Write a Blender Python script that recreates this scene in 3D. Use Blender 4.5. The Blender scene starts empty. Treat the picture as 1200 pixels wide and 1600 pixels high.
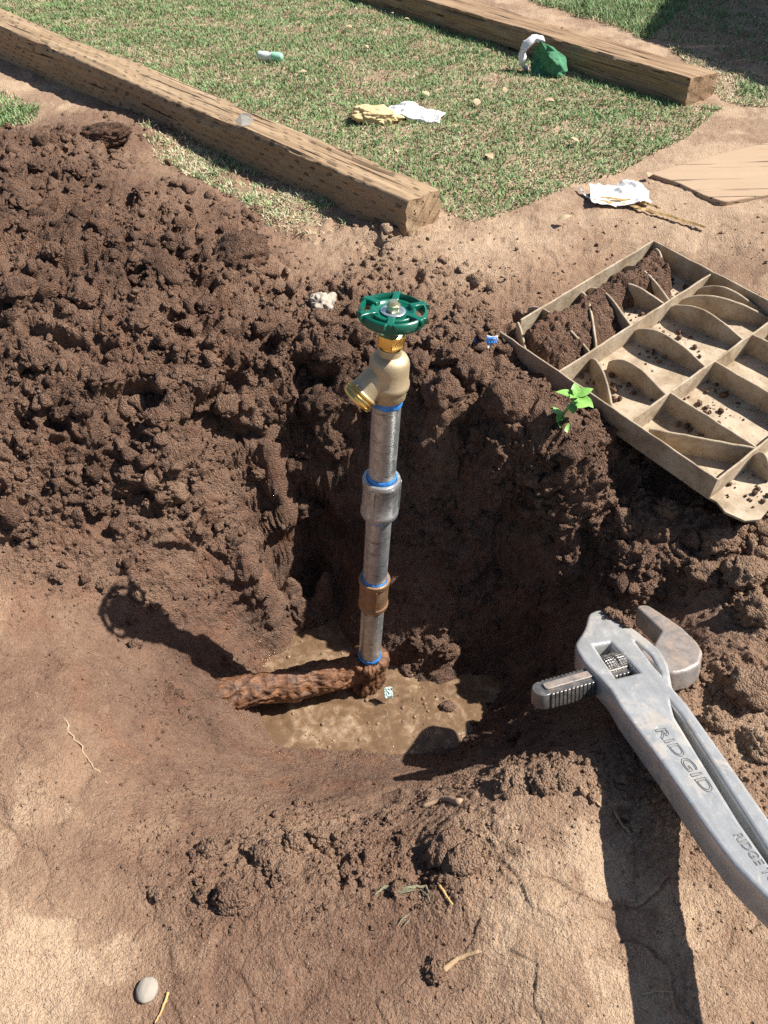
import bpy, bmesh, math, random
import numpy as np
from mathutils import Vector, Matrix, Quaternion
from mathutils import noise as mnoise

rng = np.random.default_rng(7)
random.seed(7)
scene = bpy.context.scene
C = scene.collection

# ------------------------------------------------------------------ camera, sky, sun, exposure
CAM_H = 0.57
PITCH = math.radians(45.0)
F = 1200.0                                   # focal length in pixels of the 1200 x 1600 photograph
cam_d = bpy.data.cameras.new('camera')
cam_d.sensor_fit = 'VERTICAL'; cam_d.sensor_height = 36.0; cam_d.lens = 27.0
cam_d.clip_start = 0.01; cam_d.clip_end = 500.0
cam = bpy.data.objects.new('camera', cam_d); C.objects.link(cam)
cam.location = (0, 0, CAM_H); cam.rotation_euler = (math.pi/2 - PITCH, 0, 0)
scene.camera = cam

SUN_EL = math.radians(49.0)
SUN_AZ = math.radians(82.0)                  # clockwise from +Y
SUN = Vector((math.sin(SUN_AZ)*math.cos(SUN_EL), math.cos(SUN_AZ)*math.cos(SUN_EL), math.sin(SUN_EL)))
world = bpy.data.worlds.new('World'); scene.world = world; world.use_nodes = True
wn = world.node_tree
sky = wn.nodes.new('ShaderNodeTexSky'); sky.sky_type = 'NISHITA'; sky.sun_disc = False
sky.sun_elevation = SUN_EL; sky.sun_rotation = SUN_AZ
bg = wn.nodes['Background']; bg.inputs['Strength'].default_value = 0.05
wn.links.new(sky.outputs['Color'], bg.inputs['Color'])
sun_d = bpy.data.lights.new('sun', 'SUN'); sun_d.energy = 4.6; sun_d.angle = math.radians(0.53)
sun_d.color = (1.0, 0.955, 0.88)
sun = bpy.data.objects.new('sun', sun_d); C.objects.link(sun)
sun.rotation_euler = SUN.to_track_quat('Z', 'Y').to_euler(); sun.location = SUN*6
scene.view_settings.view_transform = 'Standard'; scene.view_settings.look = 'None'
scene.view_settings.gamma = 1.0; scene.view_settings.use_curve_mapping = False
scene.view_settings.exposure = 1.1
scene.cycles.use_denoising = False

# ------------------------------------------------------------------ pixel helpers
S45, C45 = math.sin(PITCH), math.cos(PITCH)
def ray(px, py):
    xr = (px-600.0)/F; yr = (800.0-py)/F
    return Vector((xr, C45 + yr*S45, yr*C45 - S45))       # per unit depth
def at_z(px, py, z):
    r = ray(px, py); t = (z-CAM_H)/r.z
    return Vector((0, 0, CAM_H)) + r*t
def at_depth(px, py, d): return Vector((0, 0, CAM_H)) + ray(px, py)*d
def on_plane(px, py, p0, n):
    r = ray(px, py); o = Vector((0, 0, CAM_H))
    t = (p0-o).dot(n)/r.dot(n); return o + r*t
def to_px(p):
    q = Vector(p) - Vector((0, 0, CAM_H))
    d = q.y*C45 - q.z*S45; u = q.y*S45 + q.z*C45
    return 600+q.x/d*F, 800-u/d*F, d

# ------------------------------------------------------------------ numpy noise
GR = np.array([[1,1,0],[-1,1,0],[1,-1,0],[-1,-1,0],[1,0,1],[-1,0,1],[1,0,-1],[-1,0,-1],
               [0,1,1],[0,-1,1],[0,1,-1],[0,-1,-1],[1,1,0],[-1,1,0],[0,-1,1],[0,-1,-1]], np.float32)
def _hash(i, j, k, s):
    h = (i.astype(np.uint32)*np.uint32(0x8da6b343)) ^ (j.astype(np.uint32)*np.uint32(0xd8163841)) ^ (k.astype(np.uint32)*np.uint32(0xcb1ab31f)) ^ np.uint32((s*0x9e3779b1) & 0xffffffff)
    h ^= h >> np.uint32(15); h *= np.uint32(0x2c1b3c6d); h ^= h >> np.uint32(12); h *= np.uint32(0x297a2d39); h ^= h >> np.uint32(15)
    return h
def perlin(P, f, seed=0):
    Q = (P*f).astype(np.float32) + np.float32(seed*3.17)
    I = np.floor(Q); R = Q-I; I = I.astype(np.int32)
    W = R*R*R*(R*(R*6-15)+10)
    out = np.zeros(len(Q), np.float32)
    for a in (0, 1):
        wx = W[:, 0] if a else 1-W[:, 0]
        for b in (0, 1):
            wy = W[:, 1] if b else 1-W[:, 1]
            for c in (0, 1):
                wz = W[:, 2] if c else 1-W[:, 2]
                g = GR[_hash(I[:, 0]+a, I[:, 1]+b, I[:, 2]+c, seed) & np.uint32(15)]
                out += wx*wy*wz*(g[:, 0]*(R[:, 0]-a)+g[:, 1]*(R[:, 1]-b)+g[:, 2]*(R[:, 2]-c))
    return out
def billow(P, f, seed=0): return np.abs(perlin(P, f, seed))*1.7
def worley(P, f, seed=0):
    """distance to the nearest of the closest feature points, and that point's random number"""
    Q = (P*f).astype(np.float32) + np.float32(seed*5.3)
    B = np.floor(Q-0.5).astype(np.int32)
    best = np.full(len(Q), 9, np.float32); rid = np.zeros(len(Q), np.float32)
    for a in (0, 1):
        for b in (0, 1):
            for c in (0, 1):
                i, j, k = B[:, 0]+a, B[:, 1]+b, B[:, 2]+c
                h = _hash(i, j, k, seed)
                fx = (h & np.uint32(1023)).astype(np.float32)/1023; fy = ((h >> np.uint32(10)) & np.uint32(1023)).astype(np.float32)/1023; fz = ((h >> np.uint32(20)) & np.uint32(1023)).astype(np.float32)/1023
                d = (i+.15+.7*fx-Q[:, 0])**2 + (j+.15+.7*fy-Q[:, 1])**2 + (k+.15+.7*fz-Q[:, 2])**2
                m = d < best; best = np.where(m, d, best); rid = np.where(m, (fx*7.1+fy*3.3+fz*5.7) % 1.0, rid)
    return np.sqrt(best), rid
def sstep(a, b, x):
    t = np.clip((x-a)/(b-a), 0, 1); return t*t*(3-2*t)

# ------------------------------------------------------------------ object helpers
def link(name, me, mat=None, parent=None, smooth=True):
    o = bpy.data.objects.new(name, me); C.objects.link(o)
    if mat is not None and not me.materials: me.materials.append(mat)
    if parent is not None: o.parent = parent
    if smooth and len(me.polygons): me.polygons.foreach_set('use_smooth', np.ones(len(me.polygons), bool))
    return o
def mesh(name, verts, faces):
    me = bpy.data.meshes.new(name); me.from_pydata([tuple(v) for v in verts], [], faces); me.update(); return me
def fast_mesh(name, V, Fq):
    me = bpy.data.meshes.new(name); n = Fq.shape[1]
    me.vertices.add(len(V)); me.vertices.foreach_set('co', np.ascontiguousarray(V, np.float32).ravel())
    me.loops.add(Fq.size); me.loops.foreach_set('vertex_index', np.ascontiguousarray(Fq, np.int32).ravel())
    me.polygons.add(len(Fq)); me.polygons.foreach_set('loop_start', np.arange(0, Fq.size, n, dtype=np.int32))
    me.update(calc_edges=True); me.validate(); return me
def attr(me, name, vals):
    a = me.attributes.new(name, 'FLOAT', 'POINT'); a.data.foreach_set('value', np.ascontiguousarray(vals, np.float32))
def tag(o, label=None, cat=None, group=None, kind=None):
    if label: o['label'] = label
    if cat: o['category'] = cat
    if group: o['group'] = group
    if kind: o['kind'] = kind
    return o
def empty(name, loc=(0,0,0), M=None):
    o = bpy.data.objects.new(name, None); C.objects.link(o); o.empty_display_size = 0.05
    if M is not None: o.matrix_world = M
    else: o.location = loc
    return o
def auto_sharp(o, deg=35):
    me = o.data; me.update()
    bm = bmesh.new(); bm.from_mesh(me)
    for e in bm.edges:
        if len(e.link_faces) == 2: e.smooth = e.calc_face_angle(0) < math.radians(deg)
    bm.to_mesh(me); bm.free(); return o
def lathe(prof, n=48, wob=0.0, seed=0):
    V = []; Fa = []
    for (r, z) in prof:
        for k in range(n):
            a = 2*math.pi*k/n
            rr = r
            if wob: rr = r + wob*mnoise.noise(Vector((math.cos(a)*2+seed, math.sin(a)*2, z*160)))
            V.append((rr*math.cos(a), rr*math.sin(a), z))
    for i in range(len(prof)-1):
        for k in range(n):
            a = i*n+k; b = i*n+(k+1) % n
            Fa.append((a, b, b+n, a+n))
    return mesh('lathe', V, Fa)
def tube(pts, rads, n=10, name='tube', cap=True):
    pts = [Vector(p) for p in pts]; V = []; Fa = []
    up = Vector((0.123, 0.31, 0.94)); m = len(pts)
    for i, p in enumerate(pts):
        d = (pts[min(i+1, m-1)]-pts[max(i-1, 0)]).normalized()
        u = d.cross(up); u = u.normalized() if u.length > 1e-4 else d.orthogonal().normalized()
        v = d.cross(u).normalized()
        r = rads[i] if isinstance(rads, (list, tuple)) else rads
        for k in range(n):
            a = 2*math.pi*k/n; V.append(p + u*(r*math.cos(a)) + v*(r*math.sin(a)))
    for i in range(m-1):
        for k in range(n):
            a = i*n+k; b = i*n+(k+1) % n; Fa.append((a, a+n, b+n, b))
    if cap:
        Fa.append(tuple(range(n))); Fa.append(tuple(reversed(range((m-1)*n, m*n))))
    return mesh(name, V, Fa)
def curve_mesh(splines, extrude, bevel=0.0, res=2, fill='BOTH', cyclic=True):
    cu = bpy.data.curves.new('c', 'CURVE'); cu.dimensions = '2D'; cu.fill_mode = fill
    for pts in splines:
        s = cu.splines.new('POLY'); s.points.add(len(pts)-1)
        for k, p in enumerate(pts): s.points[k].co = (p[0], p[1], 0, 1)
        s.use_cyclic_u = cyclic
    cu.extrude = extrude; cu.bevel_depth = bevel; cu.bevel_resolution = res
    o = bpy.data.objects.new('c', cu); C.objects.link(o)
    me = bpy.data.meshes.new_from_object(o); bpy.data.objects.remove(o); bpy.data.curves.remove(cu)
    return me
def roundpoly(pts, r, n=4):
    """round the corners of a closed polygon"""
    out = []; m = len(pts); pts = [Vector((p[0], p[1])) for p in pts]
    for i in range(m):
        a, b, c = pts[i-1], pts[i], pts[(i+1) % m]
        d1 = min(r, (a-b).length*0.45); d2 = min(r, (c-b).length*0.45)
        p = b+(a-b).normalized()*d1; q = b+(c-b).normalized()*d2
        for k in range(n+1):
            t = k/n; out.append(p*(1-t)**2 + b*2*t*(1-t) + q*t*t)
    return out
def frame(org, x, z):
    z = z.normalized(); x = (x - z*x.dot(z)).normalized(); y = z.cross(x)
    M = Matrix.Identity(4)
    for k in range(3): M[k][0] = x[k]; M[k][1] = y[k]; M[k][2] = z[k]; M[k][3] = org[k]
    return M

# ------------------------------------------------------------------ materials
class NT:
    def __init__(s, name):
        s.m = bpy.data.materials.new(name); s.m.use_nodes = True; s.t = s.m.node_tree
        s.b = s.t.nodes['Principled BSDF']
    def n(s, typ, **kw):
        o = s.t.nodes.new(typ)
        for k, v in kw.items(): setattr(o, k, v)
        return o
    def l(s, a, b): s.t.links.new(a, b)
    def coord(s, kind='Object'): return s.n('ShaderNodeTexCoord').outputs[kind]
    def mapping(s, vec, scale): 
        m = s.n('ShaderNodeMapping'); s.l(vec, m.inputs['Vector']); m.inputs['Scale'].default_value = scale; return m.outputs['Vector']
    def noise(s, vec, scale, detail=4, rough=0.55, dist=0.0, out='Fac'):
        o = s.n('ShaderNodeTexNoise'); s.l(vec, o.inputs['Vector'])
        o.inputs['Scale'].default_value = scale; o.inputs['Detail'].default_value = detail
        o.inputs['Roughness'].default_value = rough; o.inputs['Distortion'].default_value = dist
        return o.outputs[out]
    def voro(s, vec, scale, feature='F1', out='Distance'):
        o = s.n('ShaderNodeTexVoronoi', feature=feature); s.l(vec, o.inputs['Vector']); o.inputs['Scale'].default_value = scale
        return o.outputs[out]
    def ramp(s, fac, stops, interp='LINEAR'):
        o = s.n('ShaderNodeValToRGB'); o.color_ramp.interpolation = interp; e = o.color_ramp.elements
        while len(e) < len(stops): e.new(0.5)
        for k, (p, c) in enumerate(stops):
            e[k].position = p; e[k].color = (c, c, c, 1) if isinstance(c, (int, float)) else (*c, 1)
        s.l(fac, o.inputs['Fac']); return o.outputs['Color']
    def val(s, sock, v):
        if isinstance(v, (int, float)): sock.default_value = v
        elif isinstance(v, tuple): sock.default_value = (*v, 1) if len(v) == 3 else v
        else: s.l(v, sock)
    def math(s, op, a, b=0.0, c=None, clamp=False):
        o = s.n('ShaderNodeMath', operation=op, use_clamp=clamp); s.val(o.inputs[0], a); s.val(o.inputs[1], b)
        if c is not None: s.val(o.inputs[2], c)
        return o.outputs[0]
    def mix(s, f, a, b, mode='MIX'):
        o = s.n('ShaderNodeMix', data_type='RGBA', blend_type=mode); s.val(o.inputs['Factor'], f)
        s.val(o.inputs['A'], a) if False else None
        ia = [i for i in o.inputs if i.name == 'A' and i.type == 'RGBA'][0]; ib = [i for i in o.inputs if i.name == 'B' and i.type == 'RGBA'][0]
        s.val(ia, a); s.val(ib, b)
        return [q for q in o.outputs if q.type == 'RGBA'][0]
    def at(s, name): 
        o = s.n('ShaderNodeAttribute'); o.attribute_name = name; return o.outputs['Fac']
    def bump(s, h, strength=0.5, dist=0.002, prev=None):
        o = s.n('ShaderNodeBump'); s.l(h, o.inputs['Height']); o.inputs['Strength'].default_value = strength; o.inputs['Distance'].default_value = dist
        if prev is not None: s.l(prev, o.inputs['Normal'])
        return o.outputs['Normal']
    def out(s, col=None, rough=None, normal=None, metal=None, spec=None):
        b = s.b
        if col is not None: s.val(b.inputs['Base Color'], col)
        if rough is not None: s.val(b.inputs['Roughness'], rough)
        if normal is not None: s.l(normal, b.inputs['Normal'])
        if metal is not None: s.val(b.inputs['Metallic'], metal)
        if spec is not None: s.val(b.inputs['Specular IOR Level'], spec)
        return s.m

def mat_soil():
    s = NT('soil'); P = s.coord('Object'); tone = s.at('tone'); wet = s.at('wet')
    n1 = s.noise(P, 9, 3, 0.6); n2 = s.noise(P, 70, 4, 0.65); n3 = s.noise(P, 420, 2, 0.6)
    t = s.math('ADD', tone, s.math('MULTIPLY', s.math('SUBTRACT', n1, 0.5), 0.35))
    t = s.math('ADD', t, s.math('MULTIPLY', s.math('SUBTRACT', n2, 0.5), 0.52))
    t = s.math('ADD', t, s.math('MULTIPLY', s.math('SUBTRACT', n3, 0.5), 0.55), clamp=True)
    col = s.ramp(t, [(0.0, (0.060, 0.032, 0.020)), (0.22, (0.158, 0.089, 0.058)), (0.45, (0.225, 0.138, 0.091)),
                     (0.7, (0.295, 0.190, 0.124)), (1.0, (0.47, 0.335, 0.225))])
    # sand grains and pale crumbs
    g = s.voro(P, 620, 'F1', 'Distance'); gm = s.math('LESS_THAN', g, 0.26)
    gc = s.voro(P, 620, 'F1', 'Color')
    sep = s.n('ShaderNodeSeparateColor'); s.l(gc, sep.inputs[0])
    gm = s.math('MULTIPLY', gm, s.math('GREATER_THAN', sep.outputs[0], 0.72))
    grain = s.ramp(sep.outputs[1], [(0.0, (0.06, 0.04, 0.03)), (0.4, (0.30, 0.19, 0.12)), (0.8, (0.42, 0.32, 0.22)), (1.0, (0.6, 0.53, 0.45))])
    col = s.mix(s.math('MULTIPLY', gm, 0.75), col, grain)
    # reddish clay patches
    nr = s.noise(P, 14, 3, 0.6, 0.4); rm = s.ramp(nr, [(0.5, 0.0), (0.72, 0.5)])
    col = s.mix(s.math('MULTIPLY', rm, s.at('red')), col, s.mix(1.0, col, (1.25, 0.72, 0.48), 'MULTIPLY'))
    # moisture darkens
    col = s.mix(s.math('MULTIPLY', wet, 0.55), col, s.mix(1.0, col, (0.62, 0.55, 0.50), 'MULTIPLY'))
    wr = s.noise(P, 55, 3, 0.6)
    rough = s.math('SUBTRACT', 0.95, s.math('MULTIPLY', wet, s.math('ADD', 0.28, s.math('MULTIPLY', s.ramp(wr, [(0.46, 0.0), (0.60, 1.0)]), 0.66))))
    v2 = s.voro(P, 430, 'F1')
    h = s.math('ADD', s.math('MULTIPLY', s.noise(P, 240, 4, 0.72), 1.0), s.math('MULTIPLY', s.noise(P, 900, 1, 0.6), 0.35))
    gran = s.math('ADD', 0.10, s.math('MULTIPLY', s.at('rgh'), 0.8))
    h = s.math('SUBTRACT', h, s.math('MULTIPLY', v2, gran))
    s.l(s.math('ADD', 0.3, s.math('MULTIPLY', wet, 0.3)), s.b.inputs['Specular IOR Level'])
    return s.out(col, rough, s.bump(h, 1.0, 0.0048))

def mat_wood(name, c0, c1, c2, dashes=True, sand=0.45):
    s = NT(name); P = s.coord('Object')
    g = s.noise(s.mapping(P, (5, 70, 70)), 1.0, 6, 0.65, 0.3); g2 = s.noise(s.mapping(P, (9, 240, 240)), 1.0, 4, 0.6)
    big = s.noise(P, 6, 4)
    f = s.math('ADD', s.math('MULTIPLY', g, 0.6), s.math('MULTIPLY', g2, 0.4))
    col = s.ramp(f, [(0.30, c0), (0.5, c1), (0.68, c2)])
    col = s.mix(s.ramp(big, [(0.4, 0.0), (0.75, 0.5)]), col, s.mix(1.0, col, (0.80, 0.74, 0.70), 'MULTIPLY'))
    crack = s.noise(s.mapping(P, (2.5, 95, 95)), 1.0, 3, 0.5, 0.6)
    cm = s.ramp(crack, [(0.325, 1.0), (0.37, 0.0)])
    col = s.mix(cm, col, (0.035, 0.022, 0.015))
    h = s.math('SUBTRACT', s.math('MULTIPLY', f, 0.8), s.math('MULTIPLY', cm, 1.0))
    if dashes:
        sx = s.n('ShaderNodeSeparateXYZ'); s.l(P, sx.inputs[0])
        w = s.math('MULTIPLY', s.math('SUBTRACT', s.noise(P, 30, 2), 0.5), 0.006)
        v = s.math('ADD', s.math('MULTIPLY', s.math('ADD', s.math('ADD', sx.outputs[1], sx.outputs[2]), w), 74.0), 200.0)
        row = s.math('FLOOR', v); fv = s.math('ABSOLUTE', s.math('SUBTRACT', s.math('FRACT', v), 0.5))
        u = s.math('ADD', s.math('MULTIPLY', sx.outputs[0], 21.0), s.math('ADD', s.math('MULTIPLY', row, 0.382), 300.0))
        fu = s.math('ABSOLUTE', s.math('SUBTRACT', s.math('FRACT', u), 0.5))
        d = s.math('MULTIPLY', s.math('LESS_THAN', fv, 0.12), s.math('LESS_THAN', fu, 0.155))
        wear = s.ramp(s.noise(P, 12, 3), [(0.36, 0.25), (0.55, 0.85)])
        d = s.math('MULTIPLY', d, wear)
        col = s.mix(s.math('MULTIPLY', d, 0.85), col, (0.045, 0.026, 0.016)); h = s.math('SUBTRACT', h, d)
    dust = s.ramp(s.noise(P, 24, 4, 0.7), [(0.42 if sand > .5 else 0.5, 0.0), (0.72 if sand > .5 else 0.8, sand)])
    col = s.mix(dust, col, (0.36, 0.27, 0.18))
    return s.out(col, 0.9, s.bump(h, 0.8, 0.004), spec=0.25)

def mat_plain(name, col, rough=0.6, metal=0.0, var=0.25, scale=40, bump=0.2, dirt=0.0, dirtcol=(0.2, 0.13, 0.085), spec=0.5, bscale=300):
    s = NT(name); P = s.coord('Object')
    n = s.noise(P, scale, 5, 0.65)
    c = s.mix(s.ramp(n, [(0.3, 0.0), (0.7, 1.0)]), tuple(v*(1-var) for v in col), tuple(min(1, v*(1+var)) for v in col))
    r = s.math('ADD', rough-0.08, s.math('MULTIPLY', n, 0.16))
    m = metal
    if dirt > 0:
        d = s.ramp(s.noise(P, scale*0.7, 6, 0.72, 0.5), [(0.62-dirt*0.35, 0.0), (0.80-dirt*0.3, 0.9)])
        c = s.mix(d, c, dirtcol); r = s.math('MAXIMUM', r, s.math('MULTIPLY', d, 0.9))
        if metal: m = s.math('MULTIPLY', s.math('SUBTRACT', 1.0, d), metal)
    return s.out(c, r, s.bump(s.noise(P, bscale, 3, 0.6), bump, 0.001), m, spec)

M = {}
M['soil'] = mat_soil()
# ------------------------------------------------------------------ the ground
# (px, py, height, roughness of clods, dry tone, wetness, reddish)
CP = [
 # spoil heap on the left
 (0,205,.03,.9,.16,0,.3),(30,235,.05,1,.16,0,.3),(110,225,.05,.7,.14,0,.3),(225,225,.03,.7,.15,0,.3),(150,300,.065,1,.14,0,.4),(0,350,.085,1,.13,0,.4),
 (200,420,.07,1,.15,0,.4),(300,360,.045,1,.15,0,.4),(330,430,.05,1,.16,0,.4),(400,400,.03,.8,.2,0,.3),(0,500,.065,1,.14,0,.5),(150,550,.045,1,.15,0,.5),(300,550,.03,1,.16,0,.5),
 (400,490,.02,1,.16,0,.4),(430,560,0,1,.17,0,.4),(0,650,.015,1,.16,.05,.5),(150,680,-.02,.9,.18,.05,.6),(300,690,-.05,.9,.18,.05,.6),(420,690,-.08,.9,.16,.1,.6),
 (500,620,-.045,1,.15,.05,.5),(505,700,-.12,1,.14,.1,.5),(0,760,-.03,.75,.22,.05,.5),(90,760,-.055,.9,.2,.05,.5),
 (440,440,.004,.6,.5,0,.2),(250,250,.0,.25,.72,0,.1),(480,380,.0,.35,.7,0,.1),(500,470,.005,.7,.5,0,.2),(560,400,.0,.5,.66,0,.2),(600,440,.0,.7,.5,0,.2),(560,500,.0,.9,.3,0,.3),(620,540,.0,1,.22,0,.3),
 (480,540,.005,1,.25,0,.3),
 # left flank and near ground
 (0,830,-.085,.35,.42,0,.4),(60,880,-.12,.4,.38,0,.4),(100,830,-.1,.7,.26,.05,.5),(250,830,-.15,.7,.22,.1,.7),(380,830,-.22,.7,.18,.2,.8),(450,870,-.335,.45,.17,.25,.8),(505,830,-.30,.4,.14,.2,.7),(440,972,-.468,.15,.3,.9,.5),(490,962,-.468,.15,.3,.9,.5),(530,965,-.465,.15,.3,.9,.5),(495,925,-.455,.15,.15,.5,.8),
 (345,1060,-.405,.35,.24,.75,.8),(300,1010,-.365,.35,.24,.6,.8),(390,950,-.39,.4,.24,.6,.8),(330,940,-.345,.45,.24,.45,.8),(250,960,-.315,.4,.25,.35,.8),(165,945,-.265,.3,.3,.2,.6),(80,930,-.19,.2,.4,0,.4),(0,920,-.13,.12,.46,0,.3),(0,1000,-.14,.08,.45,0,.3),(100,1050,-.2,.12,.42,.05,.4),
 (200,1080,-.28,.28,.3,.3,.6),(270,1090,-.345,.35,.26,.5,.8),(300,1140,-.36,.3,.27,.45,.9),(390,1170,-.415,.3,.25,.6,.9),(0,1150,-.15,.1,.47,0,.2),(100,1180,-.2,.15,.5,0,.2),(200,1200,-.265,.15,.42,.05,.3),(300,1230,-.315,.2,.36,.15,.6),
 (420,1240,-.35,.2,.34,.25,.9),(50,1260,-.17,.3,.62,0,.1),(0,1350,-.15,.06,.5,0,.1),(150,1350,-.205,.1,.46,0,.1),(250,1300,-.255,.4,.56,0,.2),(340,1340,-.25,.5,.6,0,.2),(430,1320,-.265,.62,.64,0,.2),(520,1290,-.3,.45,.55,.05,.3),(460,1400,-.23,.35,.4,0,.2),
 (650,1290,-.275,.35,.38,0,.3),(0,1470,-.14,.06,.95,0,.1),(0,1600,-.14,.05,1.12,0,0),(120,1560,-.16,.05,1.08,0,0),(200,1480,-.18,.12,.62,0,.1),(250,1600,-.18,.08,.6,0,.1),(300,1480,-.195,.18,.36,0,.1),(400,1470,-.205,.15,.36,.05,.1),(600,1430,-.22,.2,.36,.05,.2),(520,1520,-.205,.2,.36,.1,.1),(600,1600,-.2,.15,.4,.1,.1),(400,1600,-.19,.15,.4,.05,.1),
 # mound at the near right
 (690,1370,-.225,.35,.35,0,.2),(735,1330,-.195,.35,.6,0,.1),(740,1260,-.225,.35,.62,0,.1),(680,1250,-.285,.35,.45,0,.2),(800,1290,-.16,.25,.8,0,.1),(830,1215,-.19,.5,.55,0,.1),(900,1200,-.185,.6,.5,0,.1),(850,1400,-.14,.1,1.0,0,0),(800,1500,-.16,.08,1.0,0,0),(950,1300,-.175,.15,.9,0,0),(960,1230,-.205,.4,.55,0,.1),
 (1070,1400,-.205,.15,.7,0,0),(1200,1600,-.18,.15,.72,0,0),(900,1600,-.15,.08,.74,0,0),(730,1480,-.195,.2,.42,.1,.1),(740,1590,-.2,.2,.4,.15,0),(1200,1420,-.2,.35,.62,0,0),(1200,1200,-.18,.6,.66,0,.1),(1150,1120,-.2,.65,.66,0,.1),(1090,1060,-.23,.45,.42,.05,.2),(1200,1010,-.17,.45,.4,.1,.2),(1100,985,-.2,.35,.3,.2,.3),
 (1150,920,-.16,.9,.68,0,.2),(1200,870,-.14,.9,.7,0,.1),(1070,860,-.165,.9,.42,0,.2),(1100,820,-.13,.85,.62,0,.1),
 # pit floor and puddles
 (460,1000,-.455,.5,.3,.9,.4),(520,1130,-.462,.5,.3,.9,.4),(600,1160,-.455,.5,.3,.9,.4),(680,1110,-.455,.5,.3,.9,.4),(440,1160,-.45,.5,.3,.9,.5),(550,1215,-.405,.25,.28,.6,.8),(480,1225,-.385,.2,.3,.5,.9),(700,1190,-.43,.2,.25,.5,.4),(520,975,-.45,.5,.3,.9,.4),(420,1030,-.44,.5,.28,.8,.6),(640,1230,-.35,.25,.34,.2,.6),
 (610,1060,-.45,.5,.3,.8,.4),(640,1030,-.43,.3,.2,.5,.4),(645,1005,-.415,.4,.2,.3,.3),(690,1010,-.41,.5,.18,.3,.3),(720,1060,-.44,.4,.2,.5,.3),(770,1070,-.44,.4,.16,.4,.3),(800,1140,-.39,.3,.2,.3,.4),(740,1150,-.435,.3,.22,.5,.4),
 (840,1010,-.42,.42,.13,.2,.3),(900,970,-.34,.42,.14,.1,.3),(900,1090,-.33,.3,.22,.15,.3),(950,1140,-.235,.3,.3,.05,.2),(860,1160,-.32,.3,.25,.1,.2),(1030,945,-.285,.3,.25,.1,.2),(1065,1010,-.265,.3,.3,.1,.2),(980,1010,-.28,.4,.25,.1,.2),(1000,1080,-.25,.4,.3,.05,.2),
 # pit rim at the back and right
 (545,610,-.03,1,.17,0,.3),(600,610,-.02,1,.17,0,.3),(690,635,-.03,1,.18,0,.3),(780,690,-.035,1,.18,0,.3),(870,745,-.07,1,.19,0,.3),(950,805,-.155,1,.22,0,.3),(1010,885,-.2,.9,.3,0,.2),
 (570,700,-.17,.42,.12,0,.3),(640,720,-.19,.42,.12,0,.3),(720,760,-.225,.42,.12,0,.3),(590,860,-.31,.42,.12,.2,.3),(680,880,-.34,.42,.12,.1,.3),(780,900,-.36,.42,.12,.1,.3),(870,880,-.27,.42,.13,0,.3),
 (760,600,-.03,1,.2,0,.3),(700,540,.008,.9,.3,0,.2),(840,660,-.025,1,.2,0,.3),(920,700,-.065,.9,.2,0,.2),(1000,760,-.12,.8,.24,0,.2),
 (780,530,-.035,.6,.3,0,.2),(960,680,-.095,.7,.2,0,.2),(1120,790,-.12,.7,.4,0,.1),(860,600,-.07,.7,.2,0,.2),(1100,600,-.085,.2,.5,0,.1),(1200,700,-.10,.3,.5,0,.1),(1000,480,-.05,.2,.5,0,.1),
 (1000,370,-.012,.25,.8,0,.1),(1200,400,0,.3,.85,0,0),(900,350,0,.25,.85,0,0),(800,430,0,.5,.72,0,.1),(700,450,0,.6,.6,0,.1),(660,380,0,.5,.72,0,.1),(820,380,0,.25,.85,0,0),(1100,330,0,.15,.9,0,0),
 (740,400,0,.3,.82,0,0),(1000,300,0,.15,.9,0,0),(1150,220,0,.12,.9,0,0),(1100,180,0,.12,.88,0,0),(800,300,0,.1,.75,0,0),(400,290,0,.25,.72,0,.1),(330,230,0,.2,.75,0,.1),(100,150,0,.15,.85,0,0),(0,130,0,.1,.85,0,0),(620,380,0.004,.45,.7,0,.1),
]
G0 = -0.08                                   # level of the lawn and the open ground
def shift(z): return z + G0*float(np.clip((z+.24)/.12, 0, 1)) - .058*float(np.clip((-.39-z)/.05, 0, 1))
CP = [(a, b_, shift(z), r, t, w, rd) for (a, b_, z, r, t, w, rd) in CP]
wp = []; wa = []
for (px, py, z, r, t, w, rd) in CP:
    p = at_z(px, py, z); wp.append((p.x, p.y, p.z)); wa.append((r, t, w, rd))
def addw(x, y, z, a): wp.append((x, y, shift(z))); wa.append(a)
for yy in (1.5, 1.9, 2.4, 3.0, 4.0, 7.0):                 # lawn, nearly level
    for xx in (-5, -3, -1.8, -0.9, -0.2, 0.4, 0.9, 1.8, 3, 5):
        if yy == 1.5 and -0.9 <= xx < 0: continue
        addw(xx, yy, 0.0, (.1, .8, 0, 0))
for (xx, yy, z) in ((-.9,.9,.05),(-1.3,1.2,.04),(-1.6,.6,-.02),(-.9,.5,-.06),(-.8,.1,-.12),(-1.8,-.3,-.1),(-.6,-.4,-.13),(.2,-.4,-.15),(.8,-.4,-.18),(.9,.1,-.2),(.8,.45,-.12),(1.8,-.2,-.06),(1.0,.8,-.07),(1.7,.9,0),(1.3,1.3,0),(3,.5,-.02),(-3,.5,-.02),(0,-2,-.12),(3,-2,-.1),(-3,-2,-.1)):
    addw(xx, yy, z, (.4 if xx < 0 and yy > .4 else .15, .3 if (xx < 0 and yy > .4) else .65, 0, .2))
wp = np.array(wp); wa = np.array(wa)
CXY = wp[:, :2]
def rbf_fit(vals, smooth=2e-3):
    n = len(CXY); D = np.linalg.norm(CXY[:, None]-CXY[None], axis=2)
    A = np.zeros((n+3, n+3)); A[:n, :n] = -D + np.eye(n)*smooth
    A[:n, n] = 1; A[:n, n+1:] = CXY; A[n, :n] = 1; A[n+1:, :n] = CXY.T
    b = np.zeros(n+3); b[:n] = vals
    return np.linalg.solve(A, b)
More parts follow.
